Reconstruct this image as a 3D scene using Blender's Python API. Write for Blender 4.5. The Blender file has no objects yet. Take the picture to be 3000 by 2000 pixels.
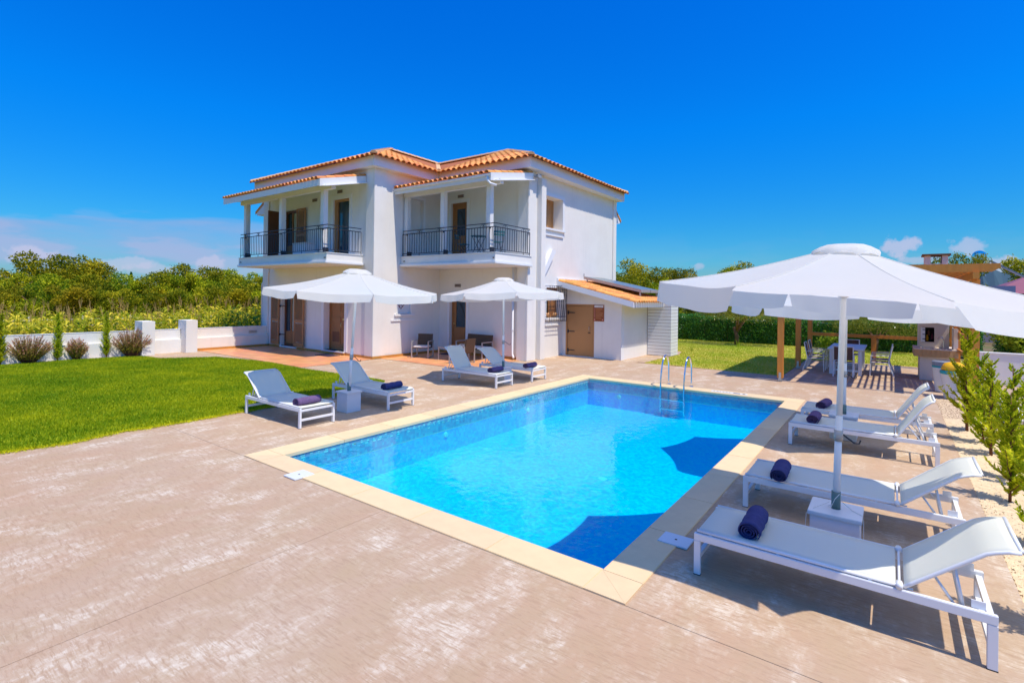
import bpy, bmesh, math, random
import numpy as np
from mathutils import Vector, Matrix
D = bpy.data
S = bpy.context.scene
C = S.collection
R = math.radians
rng = np.random.default_rng(7)
random.seed(7)

# ------------------------------------------------------------------ camera
cam_data = D.cameras.new('camera'); cam = D.objects.new('camera', cam_data); C.objects.link(cam)
S.camera = cam
yaw, pitch, roll = 0.635856698, 2.79327385e-03, -1.30598538e-02
f_ = Vector((math.cos(yaw)*math.cos(pitch), math.sin(yaw)*math.cos(pitch), math.sin(pitch)))
r_ = Vector((math.sin(yaw), -math.cos(yaw), 0)); u_ = r_.cross(f_)
r2 = r_*math.cos(roll) - u_*math.sin(roll); u2 = r_*math.sin(roll) + u_*math.cos(roll)
mw = Matrix((r2, u2, -f_)).transposed().to_4x4(); mw.translation = Vector((0, 0, 2.3))
cam.matrix_world = mw
cam_data.sensor_width = 36.0
cam_data.lens = 36.0*1510.1/3000.0
cam_data.shift_y = (863.7-1000.0)/3000.0
cam_data.clip_start = 0.05; cam_data.clip_end = 20000

# ------------------------------------------------------------------ light
LD = Vector((0.185, 1.0, -2.1)).normalized()          # direction the sunlight travels
sun_el = math.asin(-LD.z); sun_rot = math.atan2(-LD.x, -LD.y)
W = D.worlds.new('World'); S.world = W; W.use_nodes = True
nt = W.node_tree; nt.nodes.clear()
def N(tree, t, **kw):
    n = tree.nodes.new(t)
    for k, v in kw.items():
        if k.startswith('i_'):
            n.inputs[k[2:].replace('_', ' ')].default_value = v
        else: setattr(n, k, v)
    return n
def ramp(tree, fac, stops):
    n = tree.nodes.new('ShaderNodeValToRGB'); e = n.color_ramp.elements
    while len(e) < len(stops): e.new(0.5)
    for i, (p, c) in enumerate(stops):
        e[i].position = p; e[i].color = (c, c, c, 1) if not hasattr(c, '__len__') else (c[0], c[1], c[2], 1)
    if fac is not None: tree.links.new(fac, n.inputs['Fac'])
    return n
def mth(tree, op, a, b=None, clamp=False):
    n = tree.nodes.new('ShaderNodeMath'); n.operation = op; n.use_clamp = clamp
    for i, v in enumerate((a, b)):
        if v is None: continue
        if isinstance(v, (int, float)): n.inputs[i].default_value = v
        else: tree.links.new(v, n.inputs[i])
    return n.outputs[0]
def mixc(tree, fac, a, b, mode='MIX'):
    n = tree.nodes.new('ShaderNodeMix'); n.data_type = 'RGBA'; n.blend_type = mode
    for i, v in ((0, fac), (6, a), (7, b)):
        if isinstance(v, (int, float)): n.inputs[i].default_value = v
        elif isinstance(v, tuple): n.inputs[i].default_value = (*v[:3], 1)
        else: tree.links.new(v, n.inputs[i])
    return n.outputs[2]
CUMULUS = [((.9963, -.0122, .0846), .034, .020, .75), ((.9929, -.0871, .0808), .024, .019, .6), ((.9903, -.1284, .0534), .034, .014, .7), ((.9573, .2828, .0603), .017, .011, .5),
           ((.1854, .9813, .0507), .040, .016, .7), ((.2896, .9562, .0431), .036, .012, .55), ((.3883, .9202, .0490), .034, .015, .6), ((.3209, .9465, .0349), .060, .011, .5), ((.9973, -.0351, .0640), .034, .010, .5)]
sky = N(nt, 'ShaderNodeTexSky', sky_type='NISHITA', sun_disc=False, sun_elevation=sun_el, sun_rotation=sun_rot,
        air_density=1.0, dust_density=0.4, ozone_density=2.0, altitude=0)
tc = N(nt, 'ShaderNodeTexCoord')
sep = N(nt, 'ShaderNodeSeparateXYZ'); nt.links.new(tc.outputs['Generated'], sep.inputs[0])
hs = N(nt, 'ShaderNodeHueSaturation', i_Saturation=1.5, i_Value=1.0)
nt.links.new(sky.outputs[0], hs.inputs['Color'])
tint = ramp(nt, sep.outputs[2], [(0.0, (0.24, 0.46, 0.70)), (0.12, (0.14, 0.62, 0.92)), (0.30, (0.03, 0.86, 1.36)), (0.52, (0.06, 0.92, 1.56)), (1.0, (0.60, 1.15, 1.55))])  # zenith stop, above the view, is lifted to add fill to the shade
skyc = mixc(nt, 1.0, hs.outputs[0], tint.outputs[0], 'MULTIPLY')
mp = N(nt, 'ShaderNodeMapping'); mp.inputs['Scale'].default_value = (3.2, 3.2, 13.0)
nt.links.new(tc.outputs['Generated'], mp.inputs[0])
cn = N(nt, 'ShaderNodeTexNoise', i_Scale=1.9, i_Detail=7.0, i_Roughness=0.55); nt.links.new(mp.outputs[0], cn.inputs['Vector'])
mp2 = N(nt, 'ShaderNodeMapping'); mp2.inputs['Scale'].default_value = (1.0, 1.0, 7.0); mp2.inputs['Location'].default_value = (3.1, 1.4, 0.35)
nt.links.new(tc.outputs['Generated'], mp2.inputs[0])
cn2 = N(nt, 'ShaderNodeTexNoise', i_Scale=1.6, i_Detail=5.0, i_Roughness=0.5); nt.links.new(mp2.outputs[0], cn2.inputs['Vector'])
band = ramp(nt, sep.outputs[2], [(0.0, 1.0), (0.07, 1.0), (0.135, 0.0), (1.0, 0.0)])
puff = ramp(nt, mth(nt, 'ADD', cn.outputs[0], mth(nt, 'MULTIPLY', band.outputs[0], 0.16)), [(0.0, 0.0), (0.60, 0.0), (0.68, 1.0), (1.0, 1.0)])
# a wide veil of stratus low in the north (the +y side)
veil_e = mth(nt, 'ADD', sep.outputs[2], mth(nt, 'MULTIPLY', mth(nt, 'SUBTRACT', cn2.outputs[0], 0.5), 0.11))
veil = ramp(nt, veil_e, [(0.0, 0.72), (0.035, 0.45), (0.058, 0.85), (0.102, 1.0), (0.109, 0.0), (1.0, 0.0)])
north = ramp(nt, mth(nt, 'ADD', mth(nt, 'MULTIPLY', sep.outputs[1], 0.5), 0.5), [(0.0, 0.0), (0.78, 0.0), (0.90, 1.0), (1.0, 1.0)])
vm = mth(nt, 'MULTIPLY', mth(nt, 'MULTIPLY', veil.outputs[0], north.outputs[0]), ramp(nt, cn.outputs[0], [(0.3, 0.35), (0.52, 0.75), (0.68, 1.0)]).outputs[0])
skyc = mixc(nt, mth(nt, 'MULTIPLY', vm, 0.9), skyc, (2.1, 2.9, 4.9))
skyc = mixc(nt, mth(nt, 'MULTIPLY', mth(nt, 'MULTIPLY', puff.outputs[0], band.outputs[0]), mth(nt, 'ADD', mth(nt, 'MULTIPLY', north.outputs[0], 0.40), 0.05)), skyc, (3.0, 3.3, 5.0))
cn3 = N(nt, 'ShaderNodeTexNoise', i_Scale=34.0, i_Detail=5.0, i_Roughness=0.6); nt.links.new(tc.outputs['Generated'], cn3.inputs['Vector'])
for (cx_, cy_, cz_), w_, h_, op_ in CUMULUS:
    df = N(nt, 'ShaderNodeVectorMath', operation='SUBTRACT'); nt.links.new(tc.outputs['Generated'], df.inputs[0]); df.inputs[1].default_value = (cx_, cy_, cz_)
    sc_ = N(nt, 'ShaderNodeVectorMath', operation='MULTIPLY'); nt.links.new(df.outputs[0], sc_.inputs[0]); sc_.inputs[1].default_value = (1/w_, 1/w_, 1/h_)
    ln_ = N(nt, 'ShaderNodeVectorMath', operation='LENGTH'); nt.links.new(sc_.outputs[0], ln_.inputs[0])
    e_ = mth(nt, 'ADD', ln_.outputs['Value'], mth(nt, 'MULTIPLY', mth(nt, 'SUBTRACT', cn3.outputs[0], 0.5), 2.2))
    k_ = ramp(nt, e_, [(0.0, op_), (0.55, op_*.9), (0.85, 0.0), (1.0, 0.0)])
    skyc = mixc(nt, k_.outputs[0], skyc, (3.9, 3.9, 5.3))
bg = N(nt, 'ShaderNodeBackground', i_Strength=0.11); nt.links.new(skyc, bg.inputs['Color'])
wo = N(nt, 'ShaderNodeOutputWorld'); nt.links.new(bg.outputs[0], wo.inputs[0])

sd = D.lights.new('sun', 'SUN'); sd.energy = 3.45; sd.angle = R(0.53); sd.color = (1.0, 0.91, 0.76)
sun = D.objects.new('sun', sd); C.objects.link(sun); sun.rotation_euler = LD.to_track_quat('-Z', 'Y').to_euler(); sun.location = (0, -20, 40)
vs = S.view_settings; vs.view_transform = 'Standard'; vs.look = 'None'; vs.exposure = 0.45; vs.gamma = 1.0; vs.use_curve_mapping = False
S.render.engine = 'CYCLES'
S.cycles.max_bounces = 10; S.cycles.transparent_max_bounces = 24; S.cycles.caustics_reflective = False; S.cycles.caustics_refractive = False

# ------------------------------------------------------------------ materials
def mat(name, col=(0.8, 0.8, 0.8), rough=0.6, metal=0.0, var=0.0, vscale=3.0, bump=0.0, bscale=40.0, spec=0.5, stretch=None, col2=None, coords='Object', detail=4.0, sss=0):
    m = D.materials.new(name); m.use_nodes = True; t = m.node_tree; p = t.nodes['Principled BSDF']
    p.inputs['Base Color'].default_value = (*col, 1); p.inputs['Roughness'].default_value = rough
    p.inputs['Metallic'].default_value = metal; p.inputs['Specular IOR Level'].default_value = spec
    co = N(t, 'ShaderNodeTexCoord').outputs[coords]
    if coords == 'Object' and False: pass
    if stretch:
        mp = N(t, 'ShaderNodeMapping'); mp.inputs['Scale'].default_value = stretch; t.links.new(co, mp.inputs[0]); co = mp.outputs[0]
    if var or col2:
        n = N(t, 'ShaderNodeTexNoise', i_Scale=vscale, i_Detail=detail, i_Roughness=0.6); t.links.new(co, n.inputs['Vector'])
        if col2:
            rr = ramp(t, n.outputs[0], [(0.35, 0.0), (0.65, 1.0)])
            c = mixc(t, rr.outputs[0], tuple(col), tuple(col2))
        else:
            c = mixc(t, n.outputs[0], tuple(x*(1-var) for x in col), tuple(min(1, x*(1+var)) for x in col))
        t.links.new(c, p.inputs['Base Color'])
    if bump:
        n = N(t, 'ShaderNodeTexNoise', i_Scale=bscale, i_Detail=5.0); t.links.new(co, n.inputs['Vector'])
        b = N(t, 'ShaderNodeBump', i_Strength=bump, i_Distance=0.01); t.links.new(n.outputs[0], b.inputs['Height']); t.links.new(b.outputs[0], p.inputs['Normal'])
    return m
def rand_tint(m, amt=0.25, hue=0.02):
    """vary the colour per object"""
    t = m.node_tree; p = t.nodes['Principled BSDF']; oi = N(t, 'ShaderNodeObjectInfo')
    h = N(t, 'ShaderNodeHueSaturation')
    src = p.inputs['Base Color']
    if src.links: t.links.new(src.links[0].from_socket, h.inputs['Color'])
    else: h.inputs['Color'].default_value = src.default_value
    t.links.new(mth(t, 'ADD', mth(t, 'MULTIPLY', oi.outputs['Random'], amt*2), 1-amt), h.inputs['Value'])
    w = N(t, 'ShaderNodeTexWhiteNoise', noise_dimensions='1D'); t.links.new(oi.outputs['Random'], w.inputs['W'])
    t.links.new(mth(t, 'ADD', mth(t, 'MULTIPLY', w.outputs[0], hue*2), 0.5-hue), h.inputs['Hue'])
    t.links.new(h.outputs[0], p.inputs['Base Color'])
    return m
M = {}
def plaster():
    m = mat('plaster_white', (0.80, 0.79, 0.775), 0.85, bump=0.25, bscale=45, spec=0.2); t = m.node_tree; p = t.nodes['Principled BSDF']
    g = N(t, 'ShaderNodeNewGeometry')
    a = N(t, 'ShaderNodeTexNoise', i_Scale=1.1, i_Detail=6.0, i_Roughness=0.65); t.links.new(g.outputs['Position'], a.inputs['Vector'])
    mp = N(t, 'ShaderNodeMapping'); mp.inputs['Scale'].default_value = (5, 5, 0.35); t.links.new(g.outputs['Position'], mp.inputs[0])
    b = N(t, 'ShaderNodeTexNoise', i_Scale=1.3, i_Detail=4.0); t.links.new(mp.outputs[0], b.inputs['Vector'])
    c = mixc(t, ramp(t, a.outputs[0], [(0.35, 0), (0.75, 1)]).outputs[0], (0.83, 0.80, 0.745), (0.77, 0.735, 0.68))
    c = mixc(t, mth(t, 'MULTIPLY', ramp(t, b.outputs[0], [(0.58, 0), (0.75, 1)]).outputs[0], 0.35), c, (0.70, 0.67, 0.63))
    t.links.new(c, p.inputs['Base Color']); return m
M['plaster'] = plaster()
M['trim'] = mat('trim_white', (0.80, 0.80, 0.80), 0.6, var=0.03, vscale=2)
M['paintwood'] = mat('white_painted_wood', (0.78, 0.76, 0.73), 0.5, var=0.05, vscale=3, stretch=(4, 1, 4))
M['metal_w'] = mat('white_powder_coat', (0.78, 0.79, 0.80), 0.35, var=0.03)
M['iron'] = mat('wrought_iron', (0.014, 0.016, 0.028), 0.45)
M['chrome'] = mat('polished_steel', (0.75, 0.76, 0.78), 0.12, 1.0)
M['galv'] = mat('galvanised_steel', (0.5, 0.52, 0.53), 0.4, 0.8)
M['brown'] = mat('brown_door_wood', (0.36, 0.155, 0.05), 0.5, var=0.25, vscale=3, stretch=(8, 8, 0.8), bump=0.1)
M['brown_d'] = mat('dark_brown_wood', (0.16, 0.055, 0.02), 0.5, var=0.2)
M['shutter'] = mat('shutter_wood', (0.42, 0.185, 0.065), 0.55, var=0.12, vscale=4)
M['tan_door'] = mat('tan_door_paint', (0.46, 0.225, 0.08), 0.5, var=0.08, vscale=2)
M['window_wood'] = mat('honey_window_wood', (0.45, 0.22, 0.08), 0.45, var=0.15, vscale=6)
M['pergola'] = mat('orange_stained_timber', (0.66, 0.25, 0.03), 0.5, var=0.22, vscale=2.5, stretch=(6, 6, 1.2), bump=0.15, bscale=20)
M['canvas'] = mat('white_canvas', (0.86, 0.84, 0.79), 0.9, var=0.035, vscale=3, bump=0.45, bscale=4.5, spec=0.1)
M['sling'] = mat('white_mesh_sling', (0.82, 0.82, 0.72), 0.75, var=0.02, bump=0.25, bscale=260, spec=0.2)
M['towel_b'] = mat('indigo_towel', (0.075, 0.075, 0.20), 0.95, var=0.3, vscale=25, bump=1.0, bscale=160, spec=0.05)
M['towel_p'] = mat('purple_towel', (0.155, 0.10, 0.21), 0.95, var=0.3, vscale=25, bump=1.0, bscale=160, spec=0.05)
M['box'] = mat('white_painted_block', (0.74, 0.74, 0.74), 0.6, var=0.05, vscale=4)
M['sleeve'] = mat('green_grey_sleeve', (0.11, 0.19, 0.17), 0.4)
M['rope'] = mat('thin_white_cord', (0.7, 0.68, 0.62), 0.9)
M['glass'] = mat('window_glass', (0.02, 0.05, 0.07), 0.06, spec=0.9)
M['curtain'] = mat('pale_curtain', (0.55, 0.56, 0.42), 0.9, var=0.2, vscale=8, stretch=(12, 12, 0.3))
M['coping'] = rand_tint(mat('beige_coping_stone', (0.78, 0.585, 0.33), 0.6, var=0.12, vscale=5, bump=0.06, bscale=50, coords='Object'), 0.05, 0.004)
M['marble'] = mat('white_marble_sill', (0.72, 0.72, 0.72), 0.35, var=0.08, vscale=6)
M['tiletex'] = rand_tint(mat('roof_tile_clay', (0.80, 0.315, 0.085), 0.75, var=0.28, vscale=4.5, bump=0.15, bscale=30, coords='Object'), 0.26, 0.014)
M['tilemass'] = mat('roof_tile_clay_mass', (0.80, 0.315, 0.085), 0.75, var=0.38, vscale=3.2, bump=0.15, bscale=30)
M['clay_shade'] = mat('shadowed_clay_pan_tile', (0.42, 0.13, 0.035), 0.8, var=0.3, vscale=4)  # shade in the channels between tiles, put into the clay colour
M['ridge'] = mat('pale_ridge_clay', (0.74, 0.44, 0.22), 0.8, var=0.25, vscale=5)
M['ochre'] = mat('ochre_skirting_tile', (0.50, 0.24, 0.05), 0.5, var=0.15, vscale=5)
M['pebble'] = mat('pebbles', (0.70, 0.55, 0.36), 0.8, var=0.35, vscale=14)
M['rattan'] = mat('brown_rattan', (0.075, 0.04, 0.022), 0.7, var=0.5, vscale=30, bump=0.6, bscale=80)
M['rattan_l'] = mat('tan_rattan', (0.30, 0.20, 0.08), 0.7, var=0.4, vscale=40)
M['rattan_m'] = mat('mid_rattan', (0.12, 0.075, 0.045), 0.7, var=0.5, vscale=30)
M['alu'] = mat('grey_aluminium', (0.42, 0.40, 0.38), 0.45, 0.3)
M['cushion'] = mat('pale_cushion', (0.78, 0.70, 0.64), 0.95)
M['dark_mesh'] = mat('brown_textilene', (0.115, 0.06, 0.045), 0.8, bump=0.3, bscale=200)
M['teal_paint'] = mat('teal_green_paint', (0.03, 0.14, 0.15), 0.5)
M['bin_w'] = mat('white_bin_plastic', (0.70, 0.72, 0.74), 0.4)
M['teal'] = mat('teal_bin_rim', (0.0, 0.33, 0.38), 0.4)
M['grey_lid'] = mat('grey_bin_lid', (0.22, 0.26, 0.33), 0.4)
M['yellow'] = mat('yellow_bag', (0.85, 0.46, 0.01), 0.45, bump=0.8, bscale=14)
M['bbq'] = mat('cream_render', (0.72, 0.62, 0.52), 0.9, var=0.06, vscale=3, bump=0.15)
M['tan_tile'] = mat('tan_brick_trim', (0.52, 0.31, 0.14), 0.7, var=0.2, vscale=7)
M['recess_shade'] = mat('dark_recess', (0.02, 0.017, 0.015), 0.8)  # near-black paints the shade inside holes and openings
M['sign'] = mat('brown_sign_board', (0.27, 0.06, 0.01), 0.5)
M['sign_w'] = mat('white_sign_strip', (0.75, 0.72, 0.72), 0.5)
M['sign_l'] = mat('tan_sign_lettering', (0.55, 0.22, 0.08), 0.5)
M['sign_r'] = mat('rose_sign_mark', (0.85, 0.35, 0.28), 0.5)
M['maroon'] = mat('maroon_paint', (0.13, 0.01, 0.03), 0.5)
M['mat_dark'] = mat('dark_doormat', (0.03, 0.02, 0.05), 0.95)
M['solar'] = mat('grey_solar_glass', (0.17, 0.21, 0.23), 0.3, spec=0.6)
M['black'] = mat('black_rubber', (0.01, 0.01, 0.01), 0.6)
M['neigh'] = mat('lilac_render', (0.45, 0.40, 0.50), 0.9, var=0.05)
M['neigh_roof'] = mat('maroon_sheet_roof', (0.30, 0.10, 0.12), 0.6, var=0.1)
M['neigh_wall'] = mat('taupe_boundary_wall', (0.42, 0.33, 0.30), 0.9, var=0.06)
M['soil'] = mat('dry_soil', (0.20, 0.13, 0.07), 0.95, col2=(0.12, 0.13, 0.03), vscale=0.4)
M['road'] = mat('driveway_concrete', (0.42, 0.31, 0.23), 0.9, var=0.15, vscale=1.5)
M['hill'] = mat('distant_hill', (0.05, 0.10, 0.13), 1.0, var=0.2, vscale=0.01)  # blue haze of distance painted into the hill colour
M['blue_tag'] = mat('blue_enamel', (0.02, 0.02, 0.12), 0.4)
M['bread'] = mat('rope_tieback', (0.62, 0.33, 0.15), 0.8, var=0.3, vscale=30)

def leafmat(name, c1, c2, rough=0.6, spec=0.10, scale=1.2, trans=0.35, obj=0.0):
    m = D.materials.new(name); m.use_nodes = True; t = m.node_tree; p = t.nodes['Principled BSDF']
    g = N(t, 'ShaderNodeNewGeometry'); n = N(t, 'ShaderNodeTexNoise', i_Scale=scale, i_Detail=5.0, i_Roughness=0.75)
    t.links.new(g.outputs['Position'], n.inputs['Vector'])
    at = N(t, 'ShaderNodeAttribute', attribute_name='leaf_tone')
    f = mth(t, 'ADD', mth(t, 'MULTIPLY', mth(t, 'SUBTRACT', n.outputs[0], 0.5), 1.6), at.outputs['Fac'], True)
    c = mixc(t, f, c1, c2)
    if obj:
        oi = N(t, 'ShaderNodeObjectInfo'); h = N(t, 'ShaderNodeHueSaturation'); t.links.new(c, h.inputs['Color'])
        t.links.new(mth(t, 'ADD', mth(t, 'MULTIPLY', oi.outputs['Random'], obj*2), 1-obj), h.inputs['Value'])
        t.links.new(mth(t, 'ADD', mth(t, 'MULTIPLY', oi.outputs['Random'], 0.04), 0.475), h.inputs['Hue']); c = h.outputs[0]
    t.links.new(c, p.inputs['Base Color']); p.inputs['Roughness'].default_value = rough; p.inputs['Specular IOR Level'].default_value = spec
    tr = N(t, 'ShaderNodeBsdfTranslucent'); t.links.new(c, tr.inputs['Color'])
    mx = N(t, 'ShaderNodeMixShader'); mx.inputs[0].default_value = trans
    t.links.new(p.outputs[0], mx.inputs[1]); t.links.new(tr.outputs[0], mx.inputs[2])
    t.links.new(mx.outputs[0], t.nodes['Material Output'].inputs[0])
    return m
M['leaf_orchard'] = leafmat('orchard_leaves', (0.10, 0.17, 0.005), (0.70, 0.62, 0.02), obj=0.22, scale=0.9)
M['leaf_hedge'] = leafmat('hedge_leaves', (0.03, 0.15, 0.018), (0.17, 0.40, 0.035), rough=0.25, spec=0.55, trans=0.2)
M['leaf_bush'] = leafmat('bright_bush_leaves', (0.16, 0.28, 0.015), (0.48, 0.55, 0.04), rough=0.35)
M['leaf_olive'] = leafmat('olive_leaves', (0.17, 0.20, 0.025), (0.46, 0.44, 0.07), rough=0.4)
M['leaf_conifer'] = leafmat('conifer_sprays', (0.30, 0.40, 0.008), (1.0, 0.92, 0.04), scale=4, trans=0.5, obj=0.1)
M['leaf_corn'] = leafmat('corn_leaves', (0.22, 0.30, 0.008), (1.0, 0.80, 0.07), scale=1.5, trans=0.4)
M['leaf_tassel'] = leafmat('corn_tassels', (0.38, 0.24, 0.08), (0.6, 0.40, 0.16), scale=2)
M['leaf_grass'] = leafmat('grass_blades', (0.16, 0.29, 0.003), (0.78, 0.72, 0.012), scale=0.45, trans=0.3, rough=0.6, spec=0.2)
M['leaf_straw'] = leafmat('dry_grass_blades', (0.34, 0.46, 0.01), (0.85, 0.64, 0.16), scale=0.45, trans=0.3, rough=0.7, spec=0.2)
M['leaf_red'] = leafmat('plum_shrub_leaves', (0.30, 0.30, 0.02), (0.75, 0.27, 0.26), scale=5, trans=0.3)
M['bark'] = mat('bark', (0.16, 0.085, 0.04), 0.9, var=0.3, vscale=8, bump=0.8, bscale=20)
M['twig'] = mat('reddish_stem', (0.13, 0.05, 0.025), 0.9)
M['lawn'] = mat('lawn_turf', (0.22, 0.35, 0.006), 0.95, col2=(0.40, 0.45, 0.010), vscale=0.7)
M['lawn_dry'] = mat('dry_turf', (0.33, 0.43, 0.012), 0.95, col2=(0.68, 0.52, 0.12), vscale=0.6, stretch=(1, 0.35, 1))

# canvas lets some light through
def add_translucent(m, col, f):
    t = m.node_tree; p = t.nodes['Principled BSDF']; tr = N(t, 'ShaderNodeBsdfTranslucent'); tr.inputs['Color'].default_value = (*col, 1)
    mx = N(t, 'ShaderNodeMixShader'); mx.inputs[0].default_value = f
    t.links.new(p.outputs[0], mx.inputs[1]); t.links.new(tr.outputs[0], mx.inputs[2]); t.links.new(mx.outputs[0], t.nodes['Material Output'].inputs[0])
add_translucent(M['canvas'], (0.92, 0.90, 0.84), 0.52)
add_translucent(M['sling'], (0.78, 0.82, 0.74), 0.25)

def deck_material():
    m = D.materials.new('stamped_concrete'); m.use_nodes = True; t = m.node_tree; p = t.nodes['Principled BSDF']
    g = N(t, 'ShaderNodeNewGeometry'); P = g.outputs['Position']
    def nz(scale, stretch, detail=5.0, rough=0.6, loc=(0, 0, 0), dist=0.0, rz=0.0):
        mp = N(t, 'ShaderNodeMapping'); mp.inputs['Scale'].default_value = stretch; mp.inputs['Location'].default_value = loc; mp.inputs['Rotation'].default_value = (0, 0, rz)
        t.links.new(P, mp.inputs[0]); n = N(t, 'ShaderNodeTexNoise', i_Scale=scale, i_Detail=detail, i_Roughness=rough, i_Distortion=dist)
        t.links.new(mp.outputs[0], n.inputs['Vector']); return n.outputs[0]
    grain = nz(40, (1.0, 0.16, 1), 7, 0.8, dist=0.6, rz=0.05)        # wood-like streaks along y
    grain2 = nz(16, (0.6, 1.0, 1), 4, 0.6, (4, 2, 0), dist=0.3)
    patch = nz(0.55, (0.6, 1.0, 1), 5, 0.62, (2.3, 5.1, 0), dist=0.5)
    blotch = nz(2.2, (0.6, 1.0, 1), 6, 0.72, (9, 1, 0), dist=0.2)
    fine = nz(120, (1, 1, 1), 3)
    base = mixc(t, ramp(t, patch, [(0.35, 0), (0.65, 1)]).outputs[0], (0.49, 0.315, 0.195), (0.485, 0.345, 0.235))
    base = mixc(t, mth(t, 'MULTIPLY', ramp(t, blotch, [(0.42, 0), (0.68, 1)]).outputs[0], 0.65), base, (0.46, 0.325, 0.19))
    # light lime wash caught on the ridges of the grain, in ragged patches lying across the grain
    big = nz(1.9, (0.72, 1.1, 1), 8, 0.72, (11, 7, 0), dist=0.3)
    pm = ramp(t, mth(t, 'ADD', big, mth(t, 'MULTIPLY', mth(t, 'SUBTRACT', grain2, 0.5), 0.25)), [(0.0, 0.03), (0.46, 0.07), (0.55, 0.30), (0.64, 0.95), (1.0, 1.0)])
    gm = ramp(t, grain, [(0.42, 0.0), (0.56, 1.0)])
    wash = mth(t, 'MULTIPLY', pm.outputs[0], mth(t, 'ADD', mth(t, 'MULTIPLY', gm.outputs[0], 0.85), 0.15))
    base = mixc(t, mth(t, 'MULTIPLY', wash, 0.9), base, (0.72, 0.63, 0.50))
    dk = ramp(t, grain, [(0.0, 1.0), (0.38, 0.8), (0.48, 0.0), (1.0, 0.0)])
    base = mixc(t, mth(t, 'MULTIPLY', dk.outputs[0], 0.42), base, (0.33, 0.215, 0.145))
    t.links.new(base, p.inputs['Base Color']); p.inputs['Roughness'].default_value = 0.85; p.inputs['Specular IOR Level'].default_value = 0.25
    h = mth(t, 'ADD', mth(t, 'MULTIPLY', grain, 1.0), mth(t, 'MULTIPLY', fine, 0.35))
    b = N(t, 'ShaderNodeBump', i_Strength=0.6, i_Distance=0.008); t.links.new(h, b.inputs['Height']); t.links.new(b.outputs[0], p.inputs['Normal'])
    return m
M['deck'] = deck_material()

def mosaic(name, c1, c2, cell=0.025, spots=0.0):
    m = D.materials.new(name); m.use_nodes = True; t = m.node_tree; p = t.nodes['Principled BSDF']
    g = N(t, 'ShaderNodeNewGeometry'); mp = N(t, 'ShaderNodeVectorMath', operation='SNAP'); mp.inputs[1].default_value = (cell, cell, cell)
    off = N(t, 'ShaderNodeVectorMath', operation='ADD'); off.inputs[1].default_value = (0.003, 0.003, 0.003)
    t.links.new(g.outputs['Position'], off.inputs[0]); t.links.new(off.outputs[0], mp.inputs[0])
    w = N(t, 'ShaderNodeTexWhiteNoise', noise_dimensions='3D'); t.links.new(mp.outputs[0], w.inputs['Vector'])
    n = N(t, 'ShaderNodeTexNoise', i_Scale=9.0, i_Detail=4.0); t.links.new(g.outputs['Position'], n.inputs['Vector'])  # mottling paints caustic light into the tile colour
    f = mth(t, 'ADD', mth(t, 'MULTIPLY', w.outputs[0], 0.6), mth(t, 'MULTIPLY', mth(t, 'SUBTRACT', n.outputs[0], 0.3), 0.8), True)
    c = mixc(t, f, c1, c2)
    if spots:
        c = mixc(t, mth(t, 'GREATER_THAN', w.outputs[0], 1-spots), c, (0.85, 0.9, 0.9))
    t.links.new(c, p.inputs['Base Color']); p.inputs['Roughness'].default_value = 0.35
    return m
M['pool_tile'] = mosaic('pool_mosaic', (0.0, 0.42, 0.97), (0.0, 0.74, 0.97), 0.045)
M['pool_band'] = mosaic('waterline_mosaic', (0.0, 0.26, 0.56), (0.03, 0.66, 0.80), 0.05)

def water_material():
    m = D.materials.new('pool_water'); m.use_nodes = True; t = m.node_tree; t.nodes.clear()
    g = N(t, 'ShaderNodeNewGeometry'); n = N(t, 'ShaderNodeTexNoise', i_Scale=7.0, i_Detail=3.0, i_Roughness=0.5); t.links.new(g.outputs['Position'], n.inputs['Vector'])
    b = N(t, 'ShaderNodeBump', i_Strength=0.10, i_Distance=0.05); t.links.new(n.outputs[0], b.inputs['Height'])
    gl = N(t, 'ShaderNodeBsdfGlossy', i_Roughness=0.015); t.links.new(b.outputs[0], gl.inputs['Normal'])
    tr = N(t, 'ShaderNodeBsdfTransparent'); tr.inputs['Color'].default_value = (0.18, 0.97, 1.0, 1)
    fr = N(t, 'ShaderNodeFresnel', i_IOR=1.27); t.links.new(b.outputs[0], fr.inputs['Normal'])
    mx = N(t, 'ShaderNodeMixShader'); t.links.new(fr.outputs[0], mx.inputs[0]); t.links.new(tr.outputs[0], mx.inputs[1]); t.links.new(gl.outputs[0], mx.inputs[2])
    o = N(t, 'ShaderNodeOutputMaterial'); t.links.new(mx.outputs[0], o.inputs[0])
    return m
M['water'] = water_material()

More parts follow.
